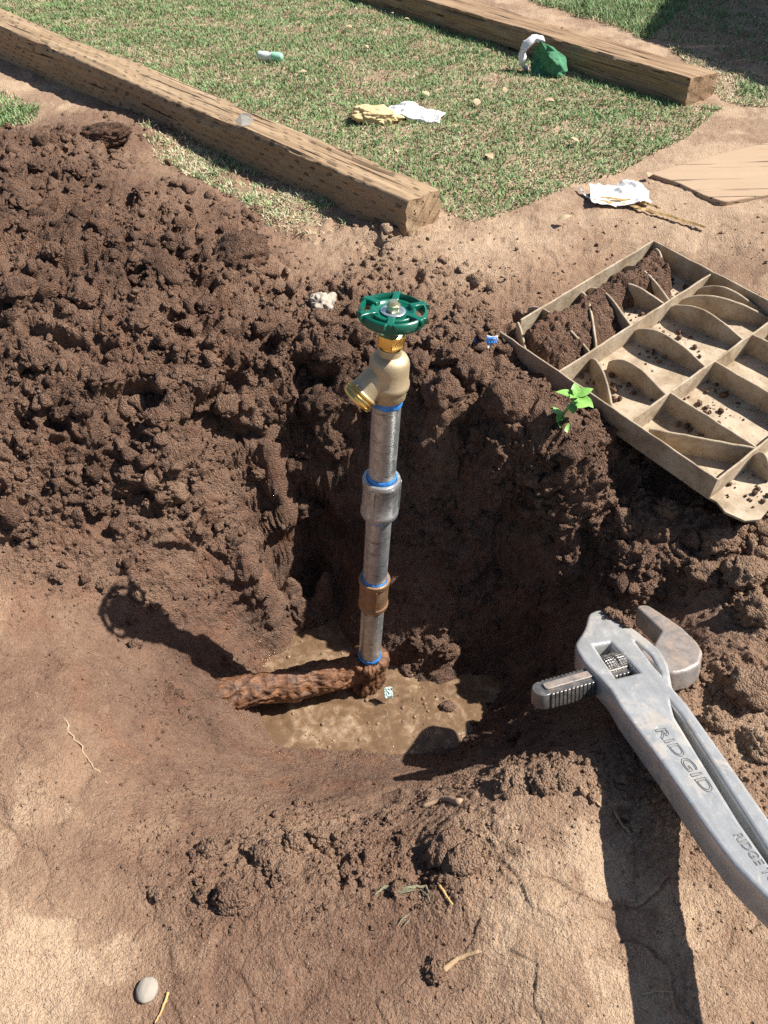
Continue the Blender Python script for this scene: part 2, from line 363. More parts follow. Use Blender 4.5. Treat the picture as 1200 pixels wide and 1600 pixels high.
ZW = rbf_fit(wp[:, 2]); AW = [rbf_fit(wa[:, k], 6e-3) for k in range(4)]
def rbf_eval(X, Y, Ws):
    outs = [w[len(CXY)] + w[len(CXY)+1]*X + w[len(CXY)+2]*Y for w in Ws]
    B = np.stack([w[:len(CXY)] for w in Ws], 1)
    res = np.stack(outs, 1)
    for a in range(0, len(X), 20000):
        D = np.sqrt((X[a:a+20000, None]-CXY[None, :, 0])**2 + (Y[a:a+20000, None]-CXY[None, :, 1])**2 + 1e-4)
        res[a:a+20000] -= D @ B
    return res

# coarse lookup of the smooth fields, then a fine fan-shaped grid of displaced vertices
LX = np.linspace(-3.2, 3.2, 360); LY = np.linspace(-1.2, 5.2, 360)
gx, gy = np.meshgrid(LX, LY)
FX = np.linspace(-0.75, 0.75, 300); FY = np.linspace(0.0, 1.5, 300)
hx, hy = np.meshgrid(FX, FY)
coarse = rbf_eval(gx.ravel(), gy.ravel(), [ZW]+AW).reshape(360, 360, 5)
fine = rbf_eval(hx.ravel(), hy.ravel(), [ZW]+AW).reshape(300, 300, 5)
def bil(T, X0, X1, Y0, Y1, X, Y):
    n = T.shape[0]
    u = np.clip((X-X0)/(X1-X0)*(n-1), 0, n-1.001); v = np.clip((Y-Y0)/(Y1-Y0)*(n-1), 0, n-1.001)
    i = u.astype(int); j = v.astype(int); a = (u-i)[:, None]; b = (v-j)[:, None]
    return (T[j, i]*(1-a)+T[j, i+1]*a)*(1-b) + (T[j+1, i]*(1-a)+T[j+1, i+1]*a)*b
def fields(X, Y):
    c = bil(coarse, -3.2, 3.2, -1.2, 5.2, X, Y); f = bil(fine, -.75, .75, 0, 1.5, X, Y)
    m = np.minimum(np.minimum(X+.75, .75-X), np.minimum(Y, 1.5-Y)); k = sstep(0.0, 0.06, m)[:, None]
    return c*(1-k)+f*k

def rows():
    ys = np.linspace(-0.45, 3.3, 4000)
    d = np.where(ys < .02, 90, 0) + np.where(ys >= .02, 1, 0)*(0.57*900/(ys**2*0.9+0.30)) 
    d = d*np.where((ys > .5) & (ys < .82), 1.75, 1.0)
    d = np.maximum(d, 60)
    cdf = np.cumsum(d); cdf = (cdf-cdf[0])/(cdf[-1]-cdf[0])
    return np.interp(np.linspace(0, 1, NR), cdf, ys)
NR, NCOL = 910, 700
yr_ = rows()
ux = np.linspace(-1, 1, NCOL)
ux = ux*0.8 + ux**3*0.2
half = 0.36 + 0.47*np.clip(yr_, 0, 4)
Yg = np.repeat(yr_[:, None], NCOL, 1); Xg = half[:, None]*ux[None, :]
# outer skirts out to the horizon
Xe = np.concatenate([np.array([[-80, -9, -3.2]]).repeat(NR, 0), Xg, np.array([[3.2, 9, 80]]).repeat(NR, 0)], 1)
Ye = np.repeat(yr_[:, None], NCOL+6, 1)
Xe = np.concatenate([Xe[:1], Xe[:1], Xe, Xe[-1:], Xe[-1:]], 0)
Ye = np.concatenate([np.full((1, NCOL+6), -80.), np.full((1, NCOL+6), -6.), Ye, np.full((1, NCOL+6), 9.), np.full((1, NCOL+6), 120.)], 0)
TX, TY = Xe.ravel(), Ye.ravel()
GSH = Xe.shape
FL = fields(np.clip(TX, -3.1, 3.1), np.clip(TY, -1.1, 5.1))
def disp(P, R):
    w = np.stack([perlin(P, 9, 1), perlin(P, 9, 2), perlin(P, 9, 3)], 1)*0.03 + np.stack([perlin(P, 38, 11), perlin(P, 38, 12), perlin(P, 38, 13)], 1)*0.010
    Q = P + w
    f1, r1 = worley(Q, 15, 4); f2, r2 = worley(Q, 36, 5); f3, r3 = worley(P+w*.3, 95, 6)
    dome = lambda f, r: (0.35+r)*np.clip(1-(f/.62)**1.35, 0, 1)
    c1 = dome(f1, r1); c2 = dome(f2, r2); c3 = dome(f3, r3)
    b4 = billow(P, 150, 7); b5 = billow(P, 330, 8); n0 = perlin(P, 6, 14)
    pit = sstep(.18, .45, perlin(Q, 17, 9))
    R2 = np.clip(R, 0, 1.2)**1.4
    d = R2*(0.011*c1 + 0.010*c2 + 0.022*n0 - 0.024*pit + 0.007*(1-2.2*np.abs(perlin(Q, 46, 33))) + 0.004*(1-2.2*np.abs(perlin(P, 105, 34)))) + np.clip(R, .06, 1)*(0.0042*c3 + 0.0024*(b4-.3)) + (0.0009+0.0010*np.clip(R, 0, 1))*(b5-.3)
    sm = 1-np.clip(R*1.6, 0, 1)
    d += (1-np.clip(R, 0, 1))*(0.007*perlin(P, 9, 10)+0.0022*perlin(Q, 34, 15)+0.0009*billow(Q, 80, 16))
    ck = perlin(Q, 8, 17); d -= sm*0.0032*np.exp(-(ck/.014)**2)*sstep(-.05, .2, perlin(P, 5, 18))           # shrinkage cracks
    fk = sstep(.12, .17, perlin(Q, 21, 19)); d += sm*0.0022*fk                                             # flaking crust
    return d, pit*R2, b4
def normal_field(X, Y, e=0.006):
    zx = (fields(X+e, Y)[:, 0]-fields(X-e, Y)[:, 0])/(2*e); zy = (fields(X, Y+e)[:, 0]-fields(X, Y-e)[:, 0])/(2*e)
    N = np.stack([-zx, -zy, np.ones_like(zx)], 1); return N/np.linalg.norm(N, axis=1)[:, None]
TP = np.stack([TX, TY, FL[:, 0]], 1)
TR = np.clip(FL[:, 1] + 0.35*perlin(TP, 7, 21)*sstep(.05, .4, FL[:, 1]), 0, 1.15)
far = (np.abs(TX) > 3.15) | (TY < -1) | (TY > 5)
TN = normal_field(np.clip(TX, -3.1, 3.1), np.clip(TY, -1.1, 5.1))
dd, pitm, b3m = disp(TP, TR)
dd[far] = 0
TV = TP + TN*dd[:, None]
lip = 0.004*TR[:, None]*np.stack([perlin(TP, 42, 31), perlin(TP, 42, 32), 0*TX], 1); lip[far] = 0
TV = TV + lip
_w = np.stack([perlin(TP, 25, 43), perlin(TP, 25, 44), 0*TX], 1)*.03
crust = sstep(.10, .22, perlin(TP+_w, 11, 45))*(1-np.clip(TR*1.8, 0, 1))*(1-np.clip(FL[:, 3]*3, 0, 1))
damp = sstep(.12, .3, perlin(TP+_w, 7, 46))*(1-np.clip(TR*1.5, 0, 1))
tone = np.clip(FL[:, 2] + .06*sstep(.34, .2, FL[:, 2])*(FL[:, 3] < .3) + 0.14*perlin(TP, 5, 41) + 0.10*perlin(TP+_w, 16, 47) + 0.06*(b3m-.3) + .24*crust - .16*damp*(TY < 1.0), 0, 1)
wet = np.clip(FL[:, 3]*(1+0.5*perlin(TP, 12, 42)), 0, 1)
idx = np.arange(GSH[0]*GSH[1]).reshape(GSH)
quads = np.stack([idx[:-1, :-1], idx[:-1, 1:], idx[1:, 1:], idx[1:, :-1]], -1).reshape(-1, 4)
gm = fast_mesh('ground', TV, quads)
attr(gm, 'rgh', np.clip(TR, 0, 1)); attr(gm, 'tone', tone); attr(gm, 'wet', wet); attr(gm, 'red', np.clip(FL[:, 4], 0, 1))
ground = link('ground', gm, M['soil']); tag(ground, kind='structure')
TXY = TV[:, :2]
_near = np.where((np.abs(TV[:, 0]) < 2.2) & (TV[:, 1] > -.4) & (TV[:, 1] < 3.2))[0]
_sub = TV[_near]
def gz(x, y):
    d = (_sub[:, 0]-x)**2 + (_sub[:, 1]-y)**2; k = np.argpartition(d, 6)[:6]; return float(np.mean(_sub[k, 2]))
_tab = TV[:, 2].reshape(GSH)[2:-2, 3:-3]
def gz_arr(X, Y):
    r = np.interp(Y, yr_, np.arange(NR)); j = np.clip(r.astype(int), 0, NR-1)
    u = X/half[j]; c = np.interp(u, ux, np.arange(NCOL)); i = np.clip(np.round(c).astype(int), 0, NCOL-1)
    return _tab[j, i]
def ground_hit(px, py):
    """first crossing of the pixel's ray with the ground"""
    r = ray(px, py); ts = np.linspace(0.3, 3.6, 1600)
    X = r.x*ts; Y = r.y*ts; Z = CAM_H + r.z*ts
    z = gz_arr(X, Y); k = np.argmax(Z <= z); return Vector((X[k], Y[k], float(z[k])))

# puddle water
def mat_mudwater():
    s = NT('muddy_water'); P = s.coord('Object')
    n = s.noise(P, 16, 6, 0.62, 1.2); n2 = s.noise(P, 90, 4, 0.6, 0.6)
    f = s.math('ADD', s.math('MULTIPLY', n, 0.55), s.math('MULTIPLY', n2, 0.45))
    col = s.ramp(f, [(0.34, (0.10, 0.060, 0.034)), (0.5, (0.15, 0.094, 0.055)), (0.58, (0.22, 0.148, 0.092)), (0.70, (0.36, 0.265, 0.18))])
    r = s.ramp(f, [(0.50, 0.05), (0.64, 0.45)])
    h = s.math('ADD', s.math('MULTIPLY', s.noise(P, 45, 3, 0.5), 0.6), s.math('MULTIPLY', s.ramp(f, [(0.5, 0.0), (0.65, 1.0)]), 0.5))
    s.b.inputs['IOR'].default_value = 1.33
    return s.out(col, r, s.bump(h, 0.35, 0.004))
WZ = -0.486
gu = np.linspace(-.26, .20, 90); gv = np.linspace(.44, .86, 90); X, Y = np.meshgrid(gu, gv)
PW = np.stack([X.ravel(), Y.ravel(), np.full(8100, WZ)], 1)
PW[:, 2] += 0.003*perlin(PW, 22, 77) + .0012*perlin(PW, 70, 78)
k = np.arange(8100).reshape(90, 90); q = np.stack([k[:-1, :-1], k[:-1, 1:], k[1:, 1:], k[1:, :-1]], -1).reshape(-1, 4)
fz = fields(PW[:, 0], PW[:, 1])[:, 0]
keep = (fz[q] < WZ+0.03).any(1); q = q[keep]
used = np.unique(q); rm = np.full(8100, -1); rm[used] = np.arange(len(used))
puddle = link('puddle', fast_mesh('puddle', PW[used], rm[q]), mat_mudwater()); tag(puddle, kind='structure')
# ------------------------------------------------------------------ metals and plastics
def mat_galv():
    s = NT('galvanised_steel'); P = s.coord('Object')
    n = s.noise(s.mapping(P, (60, 60, 22)), 1.0, 5, 0.65); v = s.voro(P, 130, 'F1', 'Color'); sp = s.n('ShaderNodeSeparateColor'); s.l(v, sp.inputs[0])
    c = s.ramp(s.math('ADD', s.math('MULTIPLY', n, 0.8), s.math('MULTIPLY', sp.outputs[0], 0.2)), [(0.3, (0.30, 0.31, 0.31)), (0.55, (0.46, 0.47, 0.47)), (0.75, (0.62, 0.62, 0.61))])
    sc = s.noise(s.mapping(P, (30, 30, 160)), 1.0, 4, 0.7, 0.4); sm = s.ramp(sc, [(0.60, 0.0), (0.68, 0.85)])
    c = s.mix(sm, c, (0.07, 0.06, 0.055))
    mud = s.ramp(s.noise(P, 45, 5, 0.7), [(0.56, 0.0), (0.74, 0.6)]); c = s.mix(mud, c, (0.24, 0.18, 0.13))
    r = s.math('ADD', 0.36, s.math('MULTIPLY', mud, 0.5))
    return s.out(c, r, s.bump(n, 0.25, 0.001), s.math('SUBTRACT', 0.75, mud))
def mat_rust():
    s = NT('rusty_iron'); P = s.coord('Object')
    n = s.noise(P, 55, 7, 0.7, 0.5); n2 = s.noise(P, 14, 4)
    c = s.ramp(s.math('ADD', s.math('MULTIPLY', n, 0.7), s.math('MULTIPLY', n2, 0.3)), [(0.32, (0.035, 0.018, 0.012)), (0.46, (0.10, 0.046, 0.024)), (0.57, (0.19, 0.083, 0.035)), (0.70, (0.30, 0.15, 0.065))])
    return s.out(c, s.ramp(n2, [(0.4, 0.45), (0.7, 0.85)]), s.bump(s.math('ADD', n, s.math('MULTIPLY', s.noise(P, 260, 3), 0.4)), 0.8, 0.004), spec=0.5)
M['galv'] = mat_galv(); M['rust'] = mat_rust()
M['brass_cast'] = mat_plain('cast_brass', (0.47, 0.375, 0.24), 0.55, 0.6, 0.12, 60, 0.3, dirt=0.12, dirtcol=(0.36, 0.28, 0.18), bscale=900)
M['brass'] = mat_plain('machined_brass', (0.66, 0.44, 0.13), 0.26, 0.9, 0.1, 80, 0.08)
M['bronze'] = mat_plain('dull_bronze', (0.34, 0.20, 0.11), 0.45, 0.65, 0.2, 50, 0.3, dirt=0.3, dirtcol=(0.25, 0.16, 0.1))
M['green'] = mat_plain('green_enamel', (0.003, 0.100, 0.064), 0.28, 0.0, 0.12, 30, 0.05, dirt=0.08, dirtcol=(0.09, 0.12, 0.08))
M['zinc'] = mat_plain('yellow_zinc', (0.62, 0.60, 0.40), 0.3, 0.85, 0.15, 90, 0.1)
M['washer'] = mat_plain('zinc_washer', (0.55, 0.62, 0.68), 0.3, 0.8, 0.1, 60, 0.1)
M['tape'] = mat_plain('blue_tape', (0.03, 0.22, 0.62), 0.5, 0.0, 0.35, 160, 0.5, dirt=0.1)
def mat_alu():
    s = NT('worn_aluminium'); P = s.coord('Object')
    n = s.noise(P, 30, 6, 0.7, 0.4); n2 = s.noise(s.mapping(P, (20, 160, 160)), 1.0, 5, 0.7); n3 = s.noise(P, 260, 4, 0.6)
    c = s.ramp(s.math('ADD', s.math('MULTIPLY', n, 0.55), s.math('MULTIPLY', n2, 0.45)), [(0.32, (0.33, 0.335, 0.335)), (0.5, (0.44, 0.44, 0.435)), (0.66, (0.55, 0.55, 0.54))])
    sm = s.ramp(s.noise(P, 70, 6, 0.75, 0.8), [(0.57, 0.0), (0.70, 0.7)]); c = s.mix(sm, c, (0.17, 0.16, 0.15))
    mud = s.ramp(s.noise(P, 22, 7, 0.75, 0.6), [(0.53, 0.0), (0.64, 0.75)]); c = s.mix(mud, c, (0.36, 0.31, 0.26))
    pt = s.math('GREATER_THAN', s.noise(P, 150, 3, 0.6), 0.68); c = s.mix(s.math('MULTIPLY', pt, 0.6), c, (0.62, 0.62, 0.62))
    r = s.math('ADD', 0.34, s.math('MULTIPLY', s.math('MAXIMUM', mud, sm), 0.4))
    m = s.math('MULTIPLY', s.math('SUBTRACT', 1.0, s.math('MAXIMUM', mud, sm)), 0.45)
    h = s.math('ADD', s.math('MULTIPLY', n3, 0.6), s.math('ADD', s.math('MULTIPLY', n2, 0.3), s.math('MULTIPLY', s.noise(P, 700, 2), 0.4)))
    return s.out(c, r, s.bump(h, 0.35, 0.0012), m)
M['alu'] = mat_alu()
M['alu_dark'] = mat_plain('grimy_lettering', (0.17, 0.17, 0.17), 0.6, 0.3, 0.2, 60, 0.2)
M['jaw'] = mat_plain('muddy_forged_steel', (0.30, 0.27, 0.25), 0.45, 0.4, 0.3, 60, 0.5, dirt=0.55, dirtcol=(0.30, 0.22, 0.17))
M['jaw_shank'] = mat_plain('bare_steel_rack', (0.22, 0.21, 0.20), 0.36, 0.75, 0.3, 60, 0.3, dirt=0.35, dirtcol=(0.20, 0.14, 0.10))
M['jaw_dark'] = mat_plain('dark_toothed_steel', (0.09, 0.07, 0.06), 0.5, 0.6, 0.3, 60, 0.3, dirt=0.25, dirtcol=(0.13, 0.08, 0.055))
M['knurl'] = NT('knurled_steel')
def _knurl(s):
    P = s.coord('Object'); sx = s.n('ShaderNodeSeparateXYZ'); s.l(P, sx.inputs[0])
    a = s.math('MULTIPLY', s.math('ARCTAN2', sx.outputs[1], sx.outputs[0]), 16.0); z = s.math('MULTIPLY', sx.outputs[2], 950.0)
    k = s.math('MULTIPLY', s.math('SINE', s.math('ADD', a, z)), s.math('SINE', s.math('SUBTRACT', a, z)))
    c = s.ramp(s.noise(P, 120, 4), [(0.35, (0.20, 0.18, 0.16)), (0.65, (0.48, 0.46, 0.43))])
    return s.out(c, 0.35, s.bump(k, 0.7, 0.0015), 0.8)
M['knurl'] = _knurl(M['knurl'])

# ------------------------------------------------------------------ standpipe with garden valve
PB = Vector((-0.0215, 0.680, -0.406)); PT = Vector((0.0092, 0.703, 0.156)); AX = (PT-PB).normalized()
_ss = np.linspace(-.12, .66, 3000); _py = np.array([to_px(PB+AX*s)[1] for s in _ss])
def s_at(py): return float(np.interp(-py, -_py, _ss))
SM = frame(PB, Vector((1, 0, 0)), AX)
sp = empty('standpipe', M=SM)
tag(sp, 'galvanised riser pipe with brass spout and green wheel valve standing in the muddy pit', 'standpipe')
Rp = 0.0167
def ringpart(name, prof, mat, n=56, parent=sp, sharp=30, **k):
    o = link(name, lathe(prof, n, **k), mat, parent); auto_sharp(o, sharp); return o
s_vb = s_at(620); s_c0, s_c1 = s_at(802), s_at(746); s_b0, s_b1 = s_at(945), s_at(903); s_e = s_at(1024)
ringpart('pipe', [(Rp, s_c1-.004), (Rp, s_vb+.004)], M['galv']); ringpart('pipe', [(Rp, s_b1-.004), (Rp, s_c0+.004)], M['galv']); ringpart('pipe', [(Rp, s_e-.012), (Rp, s_b0+.004)], M['galv'])
def tape(s0, w, seed):
    prof = []
    for i in range(7):
        t = i/6; prof.append((Rp + (0.0004 if i in (0, 6) else 0.0013), s0+w*t))
    V = []; n = 64
    for (r, z) in prof:
        for k in range(n):
            a = 2*math.pi*k/n; q = Vector((math.cos(a)*1.6+seed, math.sin(a)*1.6, z*300))
            V.append(((r+.0006*mnoise.noise(q*2))*math.cos(a), (r+.0006*mnoise.noise(q*2))*math.sin(a), z+0.0016*mnoise.noise(q+Vector((5, 0, 0)))))
    Fa = [(i*n+k, i*n+(k+1) % n, (i+1)*n+(k+1) % n, (i+1)*n+k) for i in range(6) for k in range(n)]
    link('thread_tape', mesh('tape', V, Fa), M['tape'], sp)
tape(s_vb-.009, .010, 1); tape(s_c1-.002, .008, 2); tape(s_c0-.0065, .007, 3); tape(s_b1-.002, .005, 4); tape(s_e-.001, .008, 5)
# thread of the upper pipe standing out of the coupling
prof = []
for i in range(13): prof.append((Rp-.0008+(.0009 if i % 2 else 0), s_c1+.004+i*.0009))
ringpart('pipe_thread', prof, M['galv'])
# galvanised coupling with banded ends and lugs
L = s_c1-s_c0
cp_ = ringpart('galvanised_coupling', [(Rp+.0002, s_c0+.003), (.0195, s_c0), (.0232, s_c0+.001), (.0242, s_c0+.004), (.0242, s_c0+.0095), (.0228, s_c0+.012), (.0226, s_c1-.012), (.0236, s_c1-.009), (.0240, s_c1-.003), (.0230, s_c1), (.0192, s_c1+.0005), (Rp+.0002, s_c1-.004)], M['galv'])
for a in (-2.0, 0.15, 2.6):
    me = curve_mesh([roundpoly([(-.002, -.5*L+.006), (.002, -.5*L+.006), (.002, .5*L-.006), (-.002, .5*L-.006)], .001)], .0012, .0006)
    o = link('lug', me, M['galv'], cp_); o.matrix_local = Matrix.Rotation(a, 4, 'Z') @ Matrix.Translation((.0233, 0, (s_c0+s_c1)/2)) @ Matrix.Rotation(math.pi/2, 4, 'Z') @ Matrix.Rotation(math.pi/2, 4, 'X')
Lb = s_b1-s_b0
cb = ringpart('brass_coupling', [(Rp+.0002, s_b0+.002), (.0185, s_b0), (.0208, s_b0+.001), (.0216, s_b0+.004), (.0216, s_b0+.008), (.0203, s_b0+.010), (.0203, s_b1-.010), (.0215, s_b1-.008), (.0222, s_b1-.003), (.0214, s_b1), (.0185, s_b1+.0004), (Rp+.0002, s_b1-.003)], M['bronze'])
for a in (-1.45, 1.7):
    me = curve_mesh([roundpoly([(-.0012, -.5*Lb+.008), (.0012, -.5*Lb+.008), (.0012, .5*Lb-.009), (-.0012, .5*Lb-.009)], .0006)], .0010, .0004)
    o = link('lug', me, M['bronze'], cb); o.matrix_local = Matrix.Rotation(a, 4, 'Z') @ Matrix.Translation((.0206, 0, (s_b0+s_b1)/2)) @ Matrix.Rotation(math.pi/2, 4, 'Z') @ Matrix.Rotation(math.pi/2, 4, 'X')
# valve body
s_sh = s_at(560); s_rg = s_at(598); s_nk = s_at(548); s_nt = s_at(537); s_hx = s_at(519); s_w = s_at(489)
vb = ringpart('valve_body', [(Rp+.0006, s_vb+.002), (.0192, s_vb), (.0206, s_vb+.002), (.0210, s_rg-.009), (.0218, s_rg-.006), (.0236, s_rg-.003), (.0240, s_rg), (.0236, s_rg+.003), (.0224, s_rg+.005), (.0222, s_sh-.012), (.0222, s_sh-.006), (.0212, s_sh-.0015), (.0190, s_sh+.0025), (.0160, s_sh+.0045), (.0128, s_sh+.0058), (.0118, s_nk+.004)], M['brass_cast'], sharp=60)
# spout: authored along its own axis, then turned down and to the left
SPD = (Vector((-0.70, -0.33, -0.62))).normalized()
SPD_l = (SM.to_3x3().inverted() @ SPD).normalized()
s_sp = (s_sh+s_rg)/2 + .006
spl = lathe([(.0120, -.004), (.0148, .006), (.0158, .018), (.0160, .030), (.0160, .036), (.0164, .0375), (.0185, .0385), (.0188, .040), (.0180, .0412), (.0173, .0420), (.0184, .0430), (.0187, .0442), (.0178, .0452), (.0172, .0462), (.0184, .0472), (.0186, .0484), (.0176, .0500), (.0160, .0506), (.0148, .0506), (.0142, .046), (.0138, .030), (.0, .026)], 56)
SPM = frame(Vector((0, 0, s_sp)), Vector((0, 1, 0)), SPD_l) @ Matrix.Scale(1.03, 4)
o = link('spout', spl, M['brass_cast'], vb); o.matrix_local = SPM; auto_sharp(o, 50)
th = lathe([(.0186, .0384), (.0192, .040), (.0178, .0415), (.0190, .0436), (.0178, .0452), (.0190, .0474), (.0188, .0490), (.0180, .0508), (.0150, .0512), (.0147, .048), (.0142, .034), (.0002, .030)], 56)
o = link('spout_thread', th, M['brass'], vb); o.matrix_local = SPM; auto_sharp(o, 50)
bn = ringpart('bonnet', [(.0118, s_nk+.001), (.0108, s_nk+.004), (.0106, s_nt-.001), (.0112, s_nt)], M['brass'])
hexp = [(.0155*math.cos(math.pi/6+k*math.pi/3), .0155*math.sin(math.pi/6+k*math.pi/3)) for k in range(6)]
o = link('packing_nut', curve_mesh([roundpoly(hexp, .0015)], (s_hx-s_nt)/2-.0008, .0008), M['brass'], sp); o.matrix_local = Matrix.Translation((0, 0, (s_hx+s_nt)/2)); auto_sharp(o)
ringpart('stem', [(.0145, s_hx-.001), (.010, s_hx+.003), (.0062, s_hx+.005), (.0058, s_w+.004), (.0050, s_w+.0115), (.0044, s_w+.0135), (.0, s_w+.0137)], M['zinc'], 24)
# handwheel
Ro, Ri, Rd = .0358, .0312, .0236
hw = ringpart('handwheel', [(Ri, s_w-.004), (Ri+.0008, s_w-.0058), (Ro-.001, s_w-.0058), (Ro, s_w-.0045), (Ro+.0002, s_w+.0030), (Ro-.0010, s_w+.0050), (Ro-.0030, s_w+.0058), (Ri+.0010, s_w+.0046), (Ri, s_w+.0030), (Ri, s_w-.004)], M['green'], 96, sharp=70)
o = link('wheel_hub', lathe([(.0, s_w-.003), (.013, s_w-.004), (Rd, s_w-.002), (Rd+.0008, s_w+.0005), (Rd+.0002, s_w+.0036), (Rd-.0016, s_w+.0042), (Rd-.0034, s_w+.0032), (Rd-.005, s_w+.0012), (.012, s_w+.0008), (.0, s_w+.0010)], 72), M['green'], hw); auto_sharp(o, 70)
for k in range(6):
    a = k*math.pi/3 + 0.42
    pts = [(Rd-.003, -.0022), (Rd+.0015, -.0020), ((Rd+Ri)/2, -.0017), (Ri-.001, -.0020), (Ri+.0035, -.0030), (Ro-.0016, -.0024), (Ro-.0006, -.0010), (Ro-.0006, .0010), (Ro-.0016, .0024), (Ri+.0035, .0030), (Ri-.001, .0020), ((Rd+Ri)/2, .0017), (Rd+.0015, .0020), (Rd-.003, .0022)]
    o = link('spoke', curve_mesh([pts], .0018, .0017, 3), M['green'], hw); o.matrix_local = Matrix.Rotation(a, 4, 'Z') @ Matrix.Translation((0, 0, s_w+.0028)); auto_sharp(o, 60)
o = link('washer', lathe([(.0, s_w+.0014), (.0128, s_w+.0016), (.0134, s_w+.0024), (.0128, s_w+.0032), (.0096, s_w+.0034), (.0090, s_w+.0026), (.0, s_w+.0026)], 48), M['washer'], hw)
hn = [(.0068*math.cos(.3+q*math.pi/3), .0068*math.sin(.3+q*math.pi/3)) for q in range(6)]
o = link('hex_nut', curve_mesh([roundpoly(hn, .0008)], .0030, .0008), M['zinc'], hw); o.matrix_local = Matrix.Translation((0, 0, s_w+.0062)); auto_sharp(o)
# rusted elbow and the old pipe running into the bank
def rustify(o, amp, f):
    me = o.data; n = len(me.vertices); co = np.empty(n*3, np.float32); me.vertices.foreach_get('co', co); co = co.reshape(-1, 3)
    no = np.empty(n*3, np.float32); me.vertices.foreach_get('normal', no); no = no.reshape(-1, 3)
    co += no*(amp*1.1*perlin(co, f*.4, 60) + amp*(billow(co, f, 61)-.3)*(.5+sstep(-.2, .3, perlin(co, f*.3, 64))) + amp*.55*(billow(co, f*2.6, 62)-.3) + amp*.25*(billow(co, f*6, 63)-.3))[:, None]
    me.vertices.foreach_set('co', co.ravel()); me.update()
prof = [(Rp+.0006, s_e-.003), (.0185, s_e-.0005), (.0205, s_e-.002)] + [(.0262+.0015*math.sin(i*.5), s_e-.004-i*.0035) for i in range(32)]
o = link('rusty_elbow', lathe(prof, 110), M['rust'], sp); rustify(o, .0075, 70)
inv = SM.inverted()
e0 = PB + AX*(s_e-.030); e1 = at_z(345, 1086, -.432); e2 = e1+(e1-e0)*.35+Vector((0, 0, -.05))
pts = [e0.lerp(e1, i/60) + Vector((0, 0, -.004*math.sin(i/60*math.pi))) for i in range(61)] + [e1.lerp(e2, i/12) for i in range(1, 13)]
o = link('rusty_pipe', tube([inv @ p for p in pts], [.0205+.004*min(1, i/22) for i in range(len(pts))], 120), M['rust'], sp); rustify(o, .0048, 62)

# ------------------------------------------------------------------ pipe wrench
WA = at_z(1000, 1060, -.192); WB = at_z(1185, 1335, -.112)
wx = (WB-WA).normalized(); wn_ = Vector((-0.03, 0, 1)); wn_ = wn_ - wx*wn_.dot(wx); WM = frame(WA, wx, wn_); WI = WM.inverted()
WNv = Vector((WM[0][2], WM[1][2], WM[2][2]))
def wpx(px, py, dz=0.0): 
    q = WI @ on_plane(px, py, WA+WNv*dz, WNv); return (q.x, q.y)
def wd(x, y, dz=0.0): return wpx(820+x*.2417, 930+y*.2415, dz)
def w6(x, y, dz=0.0): return wpx(760+x*.3877, 880+y*.3875, dz)
wr = empty('pipe_wrench', M=WM)
tag(wr, 'big grey aluminium offset pipe wrench lying head down on the edge of the pit', 'wrench')
TH = 0.034
right_h = [w6(735, 500), w6(790, 560), w6(900, 715), w6(1010, 870), w6(1130, 1042)]
left_h = [w6(1135, 1330), w6(1010, 1205), w6(900, 1060), w6(720, 800), w6(600, 640)]
axd = Vector((1, 0))
re, le = Vector(right_h[-1]), Vector(left_h[0])
ext_r = re+(re-Vector(right_h[-2])).normalized()*.30; ext_l = le+(le-Vector(left_h[1])).normalized()*.30
mid_end = (ext_r+ext_l)/2; 
body = [wd(430, 122), wd(485, 98), wd(560, 128), wd(640, 185), wd(718, 240), wd(800, 305), wd(850, 350), wd(905, 440)] + right_h + [tuple(ext_r), tuple(ext_l)] + left_h + [wd(640, 720), wd(570, 600), wd(480, 505), wd(400, 425), wd(352, 345), wd(345, 312), wd(385, 255), wd(412, 205)]
win1 = roundpoly([wd(418, 312), wd(565, 287), wd(770, 505), wd(580, 552)], .004)
win2 = roundpoly([wd(685, 285), wd(722, 282), wd(835, 385), wd(900, 500), wd(893, 545), wd(800, 440)], .004)
cl = [w6(728, 560), w6(742, 615), w6(835, 770), w6(1000, 1040), w6(1135, 1235)]; cr = [w6(1135, 1128), w6(1000, 920), w6(800, 610), w6(745, 545), w6(732, 540)]
ce_l = Vector(cl[-1])+(Vector(cl[-1])-Vector(cl[-2])).normalized()*.24; ce_r = Vector(cr[0])+(Vector(cr[0])-Vector(cr[1])).normalized()*.24
chan = roundpoly(cl+[tuple(ce_l), tuple(ce_r)]+cr, .004)
bev = .0042
me = curve_mesh([roundpoly(body, .007), win1, win2, chan], TH/2-bev, bev, 3)
wb = link('handle_body', me, M['alu'], wr); wb.matrix_local = Matrix.Translation((0, 0, -TH/2)); auto_sharp(wb, 50)
web = link('web', curve_mesh([roundpoly(cl+[tuple(ce_l), tuple(ce_r)]+cr, .002)], .004, 0), M['alu'], wb); web.scale = (1.03, 1.0, 1)
web.location = (0, 0, -.004)
